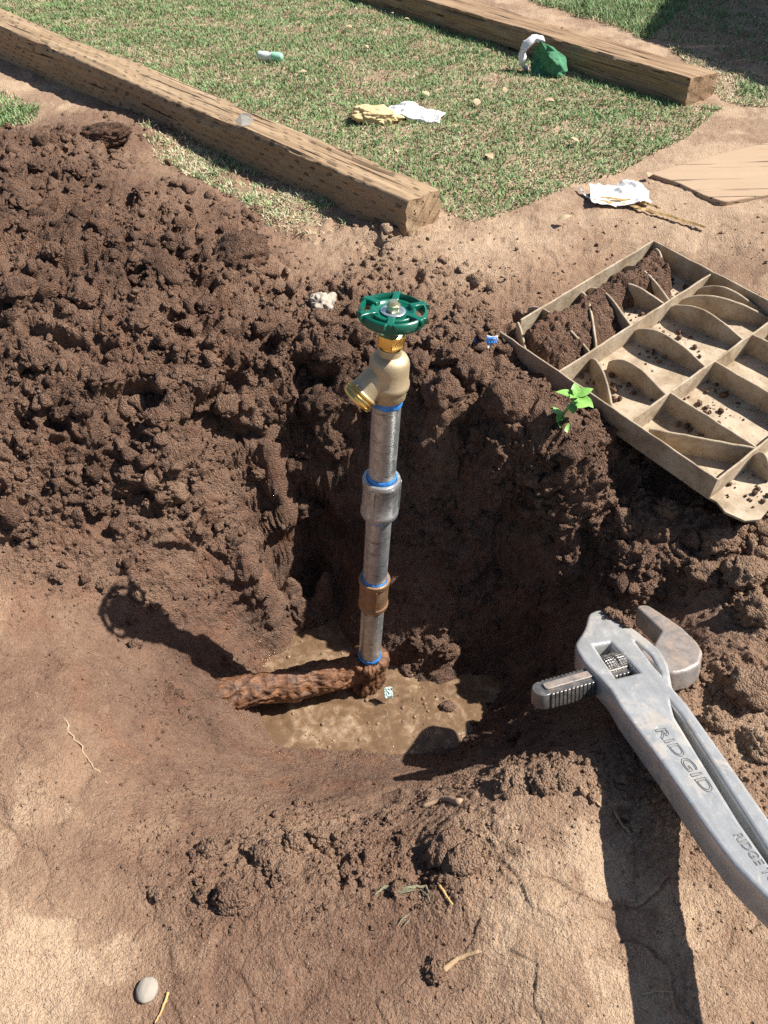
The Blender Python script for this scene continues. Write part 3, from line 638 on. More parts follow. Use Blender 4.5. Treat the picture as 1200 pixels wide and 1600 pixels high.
# shank of the hook jaw with rack threads
a0 = Vector(wpx(834, 1082, -.010)); a1 = Vector(wpx(1046, 1022, -.010)); sd = (a1-a0).normalized(); sn = Vector((-sd.y, sd.x)); SL = (a1-a0).length
hwid = .0128; top = []; bot = []
x = .016; pit = .0052
while x < SL*.86:
    top += [(x, hwid-.0026), (x+pit*.22, hwid), (x+pit*.55, hwid), (x+pit*.8, hwid-.0026)]; bot += [(x, -hwid+.0026), (x+pit*.22, -hwid), (x+pit*.55, -hwid), (x+pit*.8, -hwid+.0026)]
    x += pit
top.append((SL, hwid-.001)); bot.append((SL, -hwid+.001))
endc = [(.012-.012*math.sin(t)*1.0, hwid*math.cos(t)*.92) for t in np.linspace(0, math.pi, 13)]
poly = [a0+sd*u+sn*v for (u, v) in (endc + bot + top[::-1])]
hj = link('hook_jaw', curve_mesh([poly], .0095, .0012, 2), M['jaw_shank'], wr); hj.location = (0, 0, -TH/2-.001); auto_sharp(hj, 40)
gro = [a0+sd*u+sn*v for (u, v) in [(.014, -.005), (SL*.8, -.005), (SL*.8, .005), (.014, .005)]]
o = link('shank_rib', curve_mesh([roundpoly(gro, .003)], .0006, .0006, 1), M['jaw'], hj); o.location = (0, 0, .0118)
hook = [wd(738, 62), wd(790, 60), wd(865, 108), wd(1000, 200), wd(1095, 290), wd(1130, 350), wd(1112, 420), wd(1035, 462), wd(950, 480), wd(880, 450), wd(800, 400), wd(760, 350), wd(846, 330), wd(905, 218)]
o = link('hook', curve_mesh([roundpoly(hook, .004)], TH/2-.006, .004, 3), M['jaw'], hj); o.location = (0, 0, .001); auto_sharp(o, 50)
# toothed faces
def teeth(p, q, name, parent, mat, n, z0, z1, out):
    p = Vector(p); q = Vector(q); d = (q-p); nn = Vector((-d.y, d.x)).normalized()*out
    for i in range(n):
        u0 = p+d*(i/n); u1 = p+d*((i+.9)/n); t = p+d*((i+.35)/n)+nn
        V = [(u0.x, u0.y, z0), (t.x, t.y, z0), (u1.x, u1.y, z0), (u0.x, u0.y, z1), (t.x, t.y, z1), (u1.x, u1.y, z1)]
        link(name, mesh('tooth', V, [(0, 1, 4, 3), (1, 2, 5, 4), (0, 2, 1), (3, 4, 5), (0, 3, 5, 2)]), mat, parent, smooth=False)
h1 = Vector(wd(742, 72)); h2 = Vector(wd(902, 218))
teeth(h1, h2, 'tooth', hj, M['jaw_dark'], 13, -TH/2+.004, TH/2-.005, -.0028)
k1 = Vector(wd(520, 112)); k2 = Vector(wd(712, 236))
heel = link('heel_jaw', curve_mesh([roundpoly([wd(505, 108), wd(540, 112), wd(640, 180), wd(725, 238), wd(706, 246), wd(600, 175)], .001)], TH/2-.006, .001), M['jaw_dark'], wr); heel.location = (0, 0, -TH/2)
teeth(k1, k2, 'tooth', heel, M['jaw_dark'], 14, -TH/2+.006, TH/2-.006, .0030)
# knurled adjusting nut
nc = Vector(wd(572, 455, -.012)); nutm = lathe([(.0, -.0135), (.0160, -.0135), (.0188, -.0125), (.0196, -.0105), (.0196, -.0024), (.0176, -.0012), (.0176, .0012), (.0196, .0024), (.0196, .0105), (.0188, .0125), (.0160, .0135), (.0, .0135)], 64)
nu = link('adjusting_nut', nutm, M['knurl'], wr); nu.matrix_local = frame(Vector((nc.x, nc.y, -.0185)), Vector((0, 0, 1)), Vector((sd.x, sd.y, 0))); auto_sharp(nu, 40)
pinp = wd(512, 152); o = link('rivet_hole', lathe([(.0, .0), (.0022, .0), (.0030, .0006), (.0034, .0)], 20), M['jaw_dark'], wb); o.location = (pinp[0], pinp[1], TH/2+.0002)
def lettering(txt, p, q, size, name):
    p = Vector(p); q = Vector(q); d = (q-p)
    cu = bpy.data.curves.new('t', 'FONT'); cu.body = txt; cu.size = size; cu.space_character = 1.0
    cu.fill_mode = 'NONE'; cu.bevel_depth = size*.026; cu.bevel_resolution = 1; cu.resolution_u = 3
    o = bpy.data.objects.new('t', cu); C.objects.link(o); bpy.context.view_layer.update(); me = bpy.data.meshes.new_from_object(o.evaluated_get(bpy.context.evaluated_depsgraph_get())); bpy.data.objects.remove(o)
    xs = [v.co.x for v in me.vertices]; sc = d.length/(max(xs)-min(xs)); ang = math.atan2(d.y, d.x)
    me.transform(Matrix.Scale(sc, 4, (1, 0, 0))); t = link(name, me, M['alu_dark'], wb)
    t.matrix_local = Matrix.Translation((p.x, p.y, TH/2+.0001)) @ Matrix.Rotation(ang, 4, 'Z')
    return t
lettering('RIDGID', w6(676, 668), w6(880, 925), .0165, 'lettering')
lettering('RIDGE TOOL', w6(992, 1092), w6(1205, 1370), .0115, 'lettering')
# ------------------------------------------------------------------ timbers
M['timber'] = mat_wood('incised_timber', (0.20, 0.130, 0.075), (0.31, 0.215, 0.130), (0.40, 0.295, 0.19))
M['timber_old'] = mat_wood('weathered_timber', (0.14, 0.085, 0.048), (0.27, 0.175, 0.105), (0.42, 0.30, 0.19), dashes=False, sand=.5)
def timber(name, p0, d, L, w, h, mat, label, group, seed, z0, worn=1.0, sink0=0.0, sink1=0.0):
    """p0 near bottom corner of the face towards the pit, d runs along the timber; sunk 2 cm into the ground"""
    d = Vector((d[0], d[1], 0)).normalized(); side = Vector((d.y, -d.x, 0))
    if side.y < 0: side = -side
    Mx = frame(Vector((p0[0], p0[1], z0))+side*(w/2), d, Vector((0, 0, 1)))
    sgn = 1 if (Mx.to_3x3() @ Vector((0, 1, 0))).dot(side) > 0 else -1
    na = 14; per = []
    hw_, hz = w/2, h/2; r = .010
    def corner(cx, cy, a0): return [(cx+r*math.cos(a0+t*math.pi/8), cy+r*math.sin(a0+t*math.pi/8)) for t in range(5)]
    base = corner(hw_-r, hz-r, 0)+[(hw_-r-(w-2*r)*i/na, hz) for i in range(1, na)]+corner(-hw_+r, hz-r, math.pi/2)+[(-hw_, hz-r-(h-2*r)*i/na) for i in range(1, na)]+corner(-hw_+r, -hz+r, math.pi)+[(-hw_+r+(w-2*r)*i/na, -hz) for i in range(1, na)]+corner(hw_-r, -hz+r, -math.pi/2)+[(hw_, -hz+r+(h-2*r)*i/na) for i in range(1, na)]
    n = len(base); m = int(L/.006); V = []
    for i in range(m+1):
        x = L*i/m; e = math.exp(-x/.02)+math.exp(-(L-x)/.02)
        for (y, z) in base: V.append((x, y*(1-.03*e), z*(1-.03*e)+hz-.02))
    V = np.array(V); S = V*[1.0, 1, 1]+seed
    corner_w = sstep(.45, .5, np.abs(V[:, 1])/w)*sstep(.3, .5, (V[:, 2]-hz+.02)/h)
    nrm = np.stack([0*V[:, 0], V[:, 1]/hw_, (V[:, 2]-hz+.02)/hz], 1); nrm = np.sign(nrm)*np.abs(nrm)**6; nrm /= (np.linalg.norm(nrm, axis=1)[:, None]+1e-6)
    dpl = .004*perlin(S*[.6, 5, 5], 4, 3)+.0036*perlin(S*[.12, 3.2, 3.2], 22, 4)+.0026*perlin(S*[.1, 3, 3], 60, 5)-.003*worn*np.exp(-(perlin(S*[.05, 1.3, 1.3], 30, 12)/.035)**2)*sstep(0, .15, perlin(S, 5, 13))
    dpl -= worn*corner_w*(.010*np.clip(perlin(S, 11, 6)+.15, 0, 1)+.006*np.clip(perlin(S, 40, 7), 0, 1))
    V += nrm*dpl[:, None]
    V[:, 0] += np.where(V[:, 0] < .003, .006*perlin(S, 45, 8), 0)
    V[:, 1] += .006*perlin(np.stack([V[:, 0], 0*V[:, 0], 0*V[:, 0]+seed], 1), 1.6, 2)
    V = [tuple(v) for v in V]; Fa = []
    for i in range(m):
        for k in range(n):
            a = i*n+k; b = i*n+(k+1) % n; Fa.append((a, b, b+n, a+n))
    # worn end faces built from shrinking rings
    for (i0, flip) in ((0, False), (m, True)):
        prev = [i0*n+k for k in range(n)]; x0 = 0 if not flip else L
        for f in (.8, .6, .4, .2):
            ring = []
            for k in range(n):
                y, z = base[k]; q = Vector((x0+seed, y*f*60, z*f*60)); off = .004*mnoise.noise(q*.8)+.004*(1-f)*mnoise.noise(q*.3)
                V.append((x0+off, y*f, z*f+hz-.02)); ring.append(len(V)-1)
            for k in range(n):
                t = (prev[k], ring[k], ring[(k+1) % n], prev[(k+1) % n]); Fa.append(t if not flip else t[::-1])
            prev = ring
        Fa.append(tuple(prev) if not flip else tuple(reversed(prev)))
    V = [(x, y, z-sink0-(sink1-sink0)*x/L) for (x, y, z) in V]
    o = link(name, mesh('timber', V, Fa), mat); o.matrix_world = Mx; auto_sharp(o, 60)
    return tag(o, label, 'timber', group)
q0 = at_z(634, 372, G0); q1 = at_z(0, 92, G0); dl = (q1-q0); dl.z = 0; dl.normalize()
timber('landscape_timber', q0, dl, 3.4, .094, .122, M['timber'], 'long tan incised timber with its worn cut end by the dug soil', 'landscape timbers edging the lawn', 3.1, G0, 1.8, sink0=.034, sink1=-.02)
r0 = at_z(1066, 168, G0); r1 = at_z(700, 48, G0); dr = (r1-r0); dr.z = 0; dr.normalize()
rj = at_z(632, 26, G0); LR = (rj-r0).length
timber('landscape_timber', r0, dr, LR-.004, .118, .084, M['timber_old'], 'cracked weathered timber with the green and white scrap leaning on it', 'landscape timbers edging the lawn', 15.2, G0, 1.6)
timber('landscape_timber', r0+dr*(LR+.003)+Vector((.006, 0, 0)), dr, 2.2, .116, .086, M['timber_old'], 'weathered timber continuing end to end behind the cracked one', 'landscape timbers edging the lawn', 21.4, G0, 1.6)
# flake of lead-grey metal nailed on the joint
pk = at_z(383, 190, G0+.090)
V = [(-.016, -.012, 0), (.004, -.016, .001), (.018, -.006, .002), (.016, .010, .004), (.0, .014, .008), (-.014, .006, .006)]
fl = link('wood_splinter', mesh('f', [(x, y, z+.003) for x, y, z in V]+[(x*.9, y*.9, z) for x, y, z in V], [(0, 1, 2, 3, 4, 5), (11, 10, 9, 8, 7, 6)]+[(i, i+6, (i+1) % 6+6, (i+1) % 6) for i in range(6)]), mat_plain('pale_splinter', (0.30, 0.27, 0.235), .8, 0, .3, 90), smooth=False)
fl.location = pk; fl.rotation_euler = (.4, .25, -.5); tag(fl, 'pale grey wood splinter lifting off the near edge of the incised timber', 'splinter')

# ------------------------------------------------------------------ weathered board lying in the sand
bp = [at_z(x, y, G0+.012) for x, y in ((1018, 268), (1062, 283), (1100, 302), (1132, 313), (1165, 308), (1200, 303), (1290, 292), (1250, 215), (1150, 235))]
bc = sum(bp, Vector())/len(bp)
bd = link('weathered_board', curve_mesh([roundpoly([(p.x-bc.x, p.y-bc.y) for p in bp], .01)], .008, .003), mat_wood('sandy_board', (0.36, 0.25, 0.165), (0.39, 0.275, 0.185), (0.41, 0.295, 0.20), dashes=False, sand=.95))
bd.location = (bc.x, bc.y, G0+.001); bd.rotation_euler = (.0, -.02, 0); auto_sharp(bd); tag(bd, 'flat sandy weathered board half sunk in the pale dirt', 'board')

# ------------------------------------------------------------------ ribbed plastic lid, upside down
def mat_lid():
    s = NT('dusty_tan_plastic'); P = s.coord('Object')
    n = s.noise(P, 25, 6, 0.68, 0.4); n2 = s.noise(P, 130, 4, 0.7)
    c = s.ramp(n, [(0.32, (0.24, 0.175, 0.112)), (0.5, (0.38, 0.30, 0.21)), (0.68, (0.48, 0.40, 0.30))])
    d = s.ramp(n2, [(0.56, 0.0), (0.70, 0.75)]); c = s.mix(d, c, (0.20, 0.13, 0.085))
    st = s.ramp(s.noise(P, 60, 5, 0.7, 1.0), [(0.62, 0.0), (0.7, 0.6)]); c = s.mix(st, c, (0.12, 0.075, 0.05))
    return s.out(c, 0.8, s.bump(s.math('ADD', n2, n), 0.35, 0.002), spec=0.3)
M['lid'] = mat_lid()
LH = .040
lL, lN, lT = at_z(782, 518, -.082), at_z(1120, 748, -.108), at_z(1012, 371, -.040)
lx = (lN-lL).normalized(); lnv = (lN-lL).cross(lT-lL).normalized(); LM = frame(lL-lnv*LH, lx, lnv); LI = LM.inverted()
# y axis of the lid runs away from the pit
def l3(x, y):
    q = LI @ on_plane(720+x*.4, 340+y*.4, lL, lnv); return Vector((q.x, q.y))
LN_ = (lN-lL).length; ysgn = 1 if (LI @ lT).y > 0 else -1
LT_ = abs((LI @ lT).y)
lid = empty('meter_box_lid', M=LM); tag(lid, 'upturned tan plastic box lid with ribs, soil caught in its corner', 'lid')
def wall(p, q, h0, h1, th, prof=None, name='rib', nseg=18):
    p = Vector(p); q = Vector(q); d = q-p; n = Vector((-d.y, d.x)).normalized()*th/2; V = []; Fa = []
    for i in range(nseg+1):
        t = i/nseg; c = p+d*t; h = h0+(h1-h0)*t if prof is None else prof(t)
        c = c + n*0.6*mnoise.noise(Vector((c.x*30, c.y*30, 3)))
        h += .0012*mnoise.noise(Vector((c.x*60, c.y*60, 9)))
        for (s, z) in ((-1.25, 0.001), (-.8, h-.0008), (-.4, h), (.4, h), (.8, h-.0008), (1.25, 0.001)): V.append((c.x+n.x*s, c.y+n.y*s, z))
    for i in range(nseg):
        for k in range(5): a = i*6+k; Fa.append((a, a+1, a+7, a+6))
    Fa.append((5, 4, 3, 2, 1, 0)); b = nseg*6; Fa.append((b, b+1, b+2, b+3, b+4, b+5))
    o = link(name, mesh('rib', V, Fa), M['lid'], lid); auto_sharp(o, 40); return o
LTf = ysgn*(LT_); LR_ = LN_*1.72
fl_pts = [(0, 0), (LN_, 0), (LN_+.012, .002*ysgn), (LN_+.03, -.004*ysgn), (LN_+.055, .003*ysgn), (LN_+.066, .02*ysgn), (LN_+.062, .05*ysgn), (LN_+.07, .09*ysgn), (LN_+.066, LTf), (0, LTf)]
o = link('lid_plate', curve_mesh([fl_pts], .0015, .0005), M['lid'], lid)
wall((0, 0), (LN_+.002, 0), LH, LH, .004, name='outer_wall', nseg=30)
wall((0, .045*ysgn), (0, LTf), LH, LH, .004, name='outer_wall', nseg=30)
wall((0, LTf), (LN_+.066, LTf), LH*1.0, LH, .004, name='outer_wall', nseg=30)
xr1 = (l3(390, 570).x+l3(950, 250).x)/2; xr2 = (l3(690, 760).x+l3(1200, 410).x)/2
for xr in (xr1, xr2, LN_): wall((xr, 0), (xr, LTf), LH*.92, LH*.92, .0038, name='long_rib', nseg=30)
arch = lambda t: LH*(.45+.53*math.sin(math.pi*min(1, t**.75+.02)))
ramp_ = lambda t: LH*(.96-.62*t**2.2)
def sn(p, x=None):
    p = Vector(p)
    if x is not None: p.x = x
    return p
for (a, b, pr, xa, xb) in [((180, 375), (265, 495), ramp_, 0, None), ((270, 310), (510, 485), arch, None, xr1), ((450, 235), (512, 470), arch, 0, xr1), ((480, 225), (670, 385), arch, 0, xr1), ((570, 232), (822, 300), arch, None, xr1), ((660, 160), (810, 280), arch, 0, xr1), ((760, 90), (816, 212), arch, 0, None),
        ((512, 508), (612, 722), arch, xr1, None), ((590, 520), (820, 655), arch, None, xr2), ((690, 400), (985, 545), arch, xr1, xr2), ((832, 308), (1132, 440), arch, xr1, xr2), ((900, 300), (1230, 345), arch, xr1, None), ((950, 248), (1215, 330), arch, xr1, None),
        ((812, 668), (1142, 876), None, xr2, LN_), ((740, 815), (1142, 880), None, None, LN_), ((985, 545), (1290, 720), None, xr2, LN_), ((1132, 440), (1440, 590), None, xr2, LN_), ((1150, 890), (1240, 960), arch, LN_, None)]:
    if pr: wall(sn(l3(*a), xa), sn(l3(*b), xb), 0, 0, .0044, pr)
    else: wall(sn(l3(*a), xa), sn(l3(*b), xb), LH*.9, LH*.9, .0044)
# soil caught in the lid: a crumbly wedge along its far left side
def soil_mound(name, outline, zfun, label, Mx, tone_v=.2, seed=5, n=150, cat='soil'):
    xs = [p[0] for p in outline]; ys = [p[1] for p in outline]; X, Y = np.meshgrid(np.linspace(min(xs), max(xs), n), np.linspace(min(ys), max(ys), n))
    X = X.ravel(); Y = Y.ravel(); poly = np.array(outline); m = len(poly); inside = np.zeros(len(X), bool); dist = np.full(len(X), 9.)
    for i in range(m):
        a = poly[i]; b = poly[(i+1) % m]
        cr = ((a[1] > Y) != (b[1] > Y)) & (X < (b[0]-a[0])*(Y-a[1])/(b[1]-a[1]+1e-12)+a[0]); inside ^= cr
        d = b-a; t = np.clip(((X-a[0])*d[0]+(Y-a[1])*d[1])/(d@d), 0, 1); dist = np.minimum(dist, np.hypot(X-a[0]-t*d[0], Y-a[1]-t*d[1]))
    sd_ = np.where(inside, dist, -dist); P = np.stack([X, Y, 0*X], 1)+seed
    f, r = worley(P, 60, 3); f2, r2 = worley(P, 140, 4)
    z = zfun(X, Y)*sstep(-.002, .03, sd_+.012*perlin(P, 30, 2)) + .008*(.3+r)*np.clip(1-(f/.62)**2, 0, 1)+.0035*(.3+r2)*np.clip(1-(f2/.6)**2, 0, 1) + .003*(billow(P, 130, 6)-.3)-.006
    V = np.stack([X, Y, z], 1); k = np.arange(n*n).reshape(n, n); q = np.stack([k[:-1, :-1], k[:-1, 1:], k[1:, 1:], k[1:, :-1]], -1).reshape(-1, 4)
    q = q[(sd_[q] > -.004).any(1) & (z[q] > -.004).any(1)]; used = np.unique(q); rm = np.full(n*n, -1); rm[used] = np.arange(len(used))
    me = fast_mesh(name, V[used], rm[q]); N = len(used); attr(me, 'rgh', np.ones(N)); attr(me, 'tone', np.full(N, tone_v)+.08*perlin(P[used], 40, 9)); attr(me, 'wet', np.zeros(N)); attr(me, 'red', np.full(N, .3))
    o = link(name, me, M['soil']); o.matrix_world = Mx; return tag(o, label, cat)
o1 = [(.006, .012*ysgn), (xr1-.004, .012*ysgn), (xr1-.004, LTf*.42), (xr1*.55, LTf*.62), (xr1*.8, LTf*.8), (xr1*.6, LTf-.006), (.004, LTf-.006)]
soil_mound('soil_heap', o1, lambda X, Y: .052*np.clip(1.05-(X/xr1)*.75, .1, 1), 'dark crumbly soil caught between the ribs of the upturned lid', LM @ Matrix.Translation((0, 0, .003)), .2, 5, 170)
rc = np.random.default_rng(12); Vb = []; Tb = []; off = 0
bm = bmesh.new(); bmesh.ops.create_icosphere(bm, subdivisions=1, radius=1.0); iv = np.array([v.co[:] for v in bm.verts]); it = np.array([[v.index for v in f.verts] for f in bm.faces]); bm.free()
for _ in range(420):
    cx, cy = [(xr1+.03, .05), (xr1+.06, .09), (xr1*.8, .6*LT_), (xr2+.03, .5*LT_), (LN_+.03, .06), (xr1+.05, .55*LT_), (xr2+.05, .12), (xr1*.9, .85*LT_)][rc.integers(8)]
    x = cx+rc.normal(0, .022); y = cy+rc.normal(0, .025)
    if not (.006 < x < LN_+.055 and .008 < y < LT_-.008): continue
    s = .0010+.0055*rc.random()**3.5; R_ = np.array(Matrix.Rotation(rc.uniform(0, 6), 3, 'X') @ Matrix.Rotation(rc.uniform(0, 6), 3, 'Z'))
    Vb.append((iv*(1+.35*perlin(iv+rc.uniform(0, 9), 1.4, 2))[:, None]*s*[1, rc.uniform(.6, 1), rc.uniform(.5, .9)]) @ R_+[x, y*ysgn, .002+s*.5]); Tb.append(it+off); off += len(iv)
me = fast_mesh('lid_crumbs', np.concatenate(Vb), np.concatenate(Tb)); attr(me, 'rgh', np.ones(off)); attr(me, 'tone', np.repeat(rc.uniform(.12, .5, len(Vb)), len(iv))); attr(me, 'wet', np.zeros(off)); attr(me, 'red', np.full(off, .2))
o = link('soil_crumbs', me, M['soil'], smooth=False); o.matrix_world = LM; tag(o, 'loose soil crumbs on the floor of the upturned lid', 'soil', kind='stuff')

# ------------------------------------------------------------------ things lying about
def sheet(name, w, h, n, crump, mat, thick=.0008, fold=None, seed=0, outline=None):
    X, Y = np.meshgrid(np.linspace(-w/2, w/2, n), np.linspace(-h/2, h/2, n)); P = np.stack([X.ravel(), Y.ravel(), 0*X.ravel()], 1)
    Q = P/max(w, h)+seed; z = crump*(perlin(Q, 2.2, 1)*1.4+np.abs(perlin(Q, 5, 2))*.8+.35*perlin(Q, 13, 3))
    P[:, 2] = z + (fold(P[:, 0], P[:, 1]) if fold else 0)
    edge = .06*max(w, h); P[:, 0] += edge*perlin(Q, 4, 5); P[:, 1] += edge*perlin(Q, 4, 6)
    P[:, 2] -= P[:, 2].min()
    k = np.arange(n*n).reshape(n, n); q = np.stack([k[:-1, :-1], k[:-1, 1:], k[1:, 1:], k[1:, :-1]], -1).reshape(-1, 4)
    if outline is not None:
        c = P[q].mean(1); keep = outline(c[:, 0]/w*2, c[:, 1]/h*2); q = q[keep]
    B = P-[0, 0, thick]
    # closed shell: top, bottom and rim
    allq = np.concatenate([q, q[:, ::-1]+n*n]); V = np.concatenate([P, B])
    e = {}
    for f in q:
        for i in range(4):
            a, b = int(f[i]), int(f[(i+1) % 4])
            if (b, a) in e: del e[(b, a)]
            else: e[(a, b)] = 1
    rim = np.array([(b, a, a+n*n, b+n*n) for (a, b) in e]); allq = np.concatenate([allq, rim])
    used = np.unique(allq); rm = np.full(2*n*n, -1); rm[used] = np.arange(len(used))
    return link(name, fast_mesh(name, V[used], rm[allq]), mat)
def lump(name, rx, ry, rz, mat, amp=.2, f=2.2, sub=4, seed=0, billowy=False):
    bm = bmesh.new(); bmesh.ops.create_icosphere(bm, subdivisions=sub, radius=1.0); me = bpy.data.meshes.new(name); bm.to_mesh(me); bm.free()
    n = len(me.vertices); co = np.empty(n*3, np.float32); me.vertices.foreach_get('co', co); co = co.reshape(-1, 3); S = co+seed*2.3
    if billowy: d = amp*(billow(S, f, 1)-.3)+amp*.55*(billow(S, f*2.3, 2)-.3)+amp*.3*(billow(S, f*5.5, 3)-.3)+amp*.5*perlin(S, f*.5, 4)
    else: d = amp*perlin(S, f, 1)+amp*.5*perlin(S, f*2.3, 2)
    co *= (1+d)[:, None]; co *= [rx, ry, rz]; me.vertices.foreach_set('co', co.ravel()); me.update()
    return link(name, me, mat)
def put(o, px, py, dz=0.0, rot=(0, 0, 0)):
    p = ground_hit(px, py); o.location = p+Vector((0, 0, dz)); o.rotation_euler = rot; return o
paper = mat_plain('dirty_white_paper', (0.72, 0.71, 0.70), .85, 0, .1, 50, .3, dirt=.12, dirtcol=(.45, .36, .28), spec=.2)
cloth_w = mat_plain('white_fabric', (0.74, 0.72, 0.74), .95, 0, .08, 90, .5, dirt=.1, dirtcol=(.5, .44, .36), spec=.1)
foam_m = mat_plain('yellowed_foam', (0.62, 0.48, 0.26), .95, 0, .22, 60, .8, dirt=.2, dirtcol=(.40, .26, .12), spec=.1)
o = lump('foam_chunk', .058, .034, .017, foam_m, .30, 1.6, 5, 3, True); put(o, 586, 190, .014, (.1, .05, -.12)); tag(o, 'ragged yellow foam chunk lying on the lawn beside the white cloth', 'foam')
o = sheet('white_rag', .135, .060, 44, .012, cloth_w, .006, seed=4, fold=lambda x, y: .012*np.exp(-((x+.02)/.02)**2)); put(o, 648, 186, .006, (.12, .06, -.30)); tag(o, 'folded white cloth lying on the lawn against the yellow foam', 'cloth')
o = sheet('torn_paper', .120, .085, 46, .010, paper, .0008, seed=7, fold=lambda x, y: .012*np.abs(x/.06)*(x < 0)+.006*(y/.04)**2, outline=lambda u, v: (v < .55+.45*(1-np.abs(u-.15)))*(v > -.75+.35*u)); put(o, 966, 316, .004, (.12, -.02, -.15)); tag(o, 'crumpled white paper lying across the dry straw on bare dirt', 'paper')
# dry straw
straw = mat_plain('dry_straw', (0.46, 0.30, 0.12), .7, 0, .25, 60, .2, spec=.3)
def strip(pts, w, th, mat, name):
    V = []; Fa = []; m = len(pts)
    for i, p in enumerate(pts):
        d = (pts[min(i+1, m-1)]-pts[max(i-1, 0)]).normalized(); s = d.cross(Vector((0, 0, 1))).normalized(); ww = w[i] if isinstance(w, list) else w
        V += [p-s*ww, p+Vector((0, 0, th)), p+s*ww, p-Vector((0, 0, th*.3))]
    for i in range(m-1):
        for k in range(4): a = i*4+k; b = i*4+(k+1) % 4; Fa.append((a, b, b+4, a+4))
    Fa += [(3, 2, 1, 0), (m*4-4, m*4-3, m*4-2, m*4-1)]
    return link(name, mesh(name, V, Fa), mat, smooth=False)
def ground_path(pxs, dz, n=10):
    out = []
    for i in range(len(pxs)-1):
        for k in range(n):
            t = k/n; x = pxs[i][0]*(1-t)+pxs[i+1][0]*t; y = pxs[i][1]*(1-t)+pxs[i+1][1]*t
            p = ground_hit(x, y); out.append(p)
    out.append(ground_hit(*pxs[-1]))
    # straight stalks bridge the hollows
    for _ in range(3): out = [out[0]]+[Vector((out[i].x, out[i].y, (out[i-1].z+out[i].z*2+out[i+1].z)/4)) for i in range(1, len(out)-1)]+[out[-1]]
    return [p+Vector((0, 0, dz)) for p in out]
def stalk(name, pxs, w, th, mat, label, cat, group=None, dz=.003):
    P = ground_path(pxs, dz); m = len(P); ws = [w*(.5+.5*math.sin(math.pi*(.12+.76*i/(m-1)))) for i in range(m)]
    return tag(strip(P, ws, th, mat, name), label, cat, group)
stalk('straw_stalk', [(925, 318), (985, 326), (1040, 342), (1100, 361)], .0045, .003, straw, 'long golden straw stalk sticking out from under the crumpled paper', 'straw', dz=.006)
stalk('straw_stalk', [(938, 316), (990, 322), (1030, 333)], .0035, .003, straw, 'shorter golden straw lying along the long stalk by the paper', 'straw', dz=.009)
stalk('straw_stalk', [(903, 298), (916, 312), (925, 318)], .003, .002, paper, 'pale bent stalk at the corner of the crumpled paper', 'straw', dz=.006)
# green and white torn scrap by the old timber
gs = empty('torn_scrap', loc=at_z(852, 112, G0)); tag(gs, 'torn green fabric shell with white fluffy lining against the weathered timber', 'scrap')
gm_ = mat_plain('green_fabric', (0.06, 0.19, 0.10), .85, 0, .35, 60, .5, spec=.2)
o = sheet('green_shell', .105, .095, 44, .016, gm_, .002, seed=11, fold=lambda x, y: .045*(1-(x/.055)**2)+.018*np.sin(x*75+y*40), outline=lambda u, v: (u*u+v*v*.8 < .95-.25*np.sin(u*5)) & (v < .9-.5*u)); o.parent = gs; o.location = (.012, .012, .004); o.rotation_euler = (1.05, -.25, -.25)
me = tube([Vector((-.035+.035*math.cos(a), .012+.01*math.cos(a), .040+.038*math.sin(a))) for a in np.linspace(.9, 4.3, 22)], [.006+.006*math.sin(i/21*math.pi) for i in range(22)], 14)
o = link('fluffy_lining', me, cloth_w, gs); rustify(o, .006, 120)
# small plastic bottle on the lawn
bt = empty('plastic_tube', loc=at_z(421, 88, G0+.018)); tag(bt, 'small clear and pale green plastic tube dropped on the lawn', 'tube')
bt.rotation_euler = (0, 0, -.25)
clear = mat_plain('cloudy_plastic', (0.62, 0.68, 0.66), .3, 0, .15, 40, .1); palegreen = mat_plain('pale_green_plastic', (0.30, 0.62, 0.42), .4, 0, .15, 40, .1)
tb = lathe([(.0, -.035), (.010, -.034), (.012, -.030), (.012, -.006), (.009, 0), (.011, .006), (.011, .014)], 24); o = link('tube_body', tb, clear, bt); o.rotation_euler = (0, math.pi/2, 0)
tc = lathe([(.0118, .010), (.0125, .014), (.0115, .034), (.008, .040), (.0, .041)], 24); o = link('tube_cap', tc, palegreen, bt); o.rotation_euler = (0, math.pi/2, 0)
# broken white cup rim in the clods
cr_m = mat_plain('chalky_plastic', (0.36, 0.31, 0.25), .85, 0, .15, 60, .3, dirt=.15)
o = lump('broken_cup', .020, .017, .013, cr_m, .55, 1.1, 4, 41, True); put(o, 505, 478, .004, (.5, .3, .4)); tag(o, 'pale chalky broken plastic chip half buried in the clods behind the wheel', 'chip'); o.name = 'plastic_chip'
# crumpled wrapper by the lid
wm = NT('printed_wrapper')
def _wrap(s):
    P = s.coord('Object'); return s.out(s.ramp(s.noise(P, 90, 4), [(0.4, (0.20, 0.17, 0.15)), (0.55, (0.55, 0.58, 0.62))]), .35, None)
wm = _wrap(wm); blue = mat_plain('blue_print', (0.02, 0.16, 0.50), .4, 0, .2, 60, .05); ink = mat_plain('dark_ink', (0.01, 0.02, 0.06), .4, 0, .1, 60, .05)
wrp = empty('wrapper', loc=ground_hit(752, 542)+Vector((0, 0, .002))); tag(wrp, 'small white and blue printed wrapper tucked under the lid corner', 'wrapper')
wrp.rotation_euler = (.75, .0, .12)
o = sheet('wrapper_sheet', .056, .022, 26, .003, wm, .0008, seed=21); o.parent = wrp
o = sheet('blue_band', .034, .011, 18, .0012, blue, .0006, seed=22); o.parent = wrp; o.location = (.006, .004, .0042)
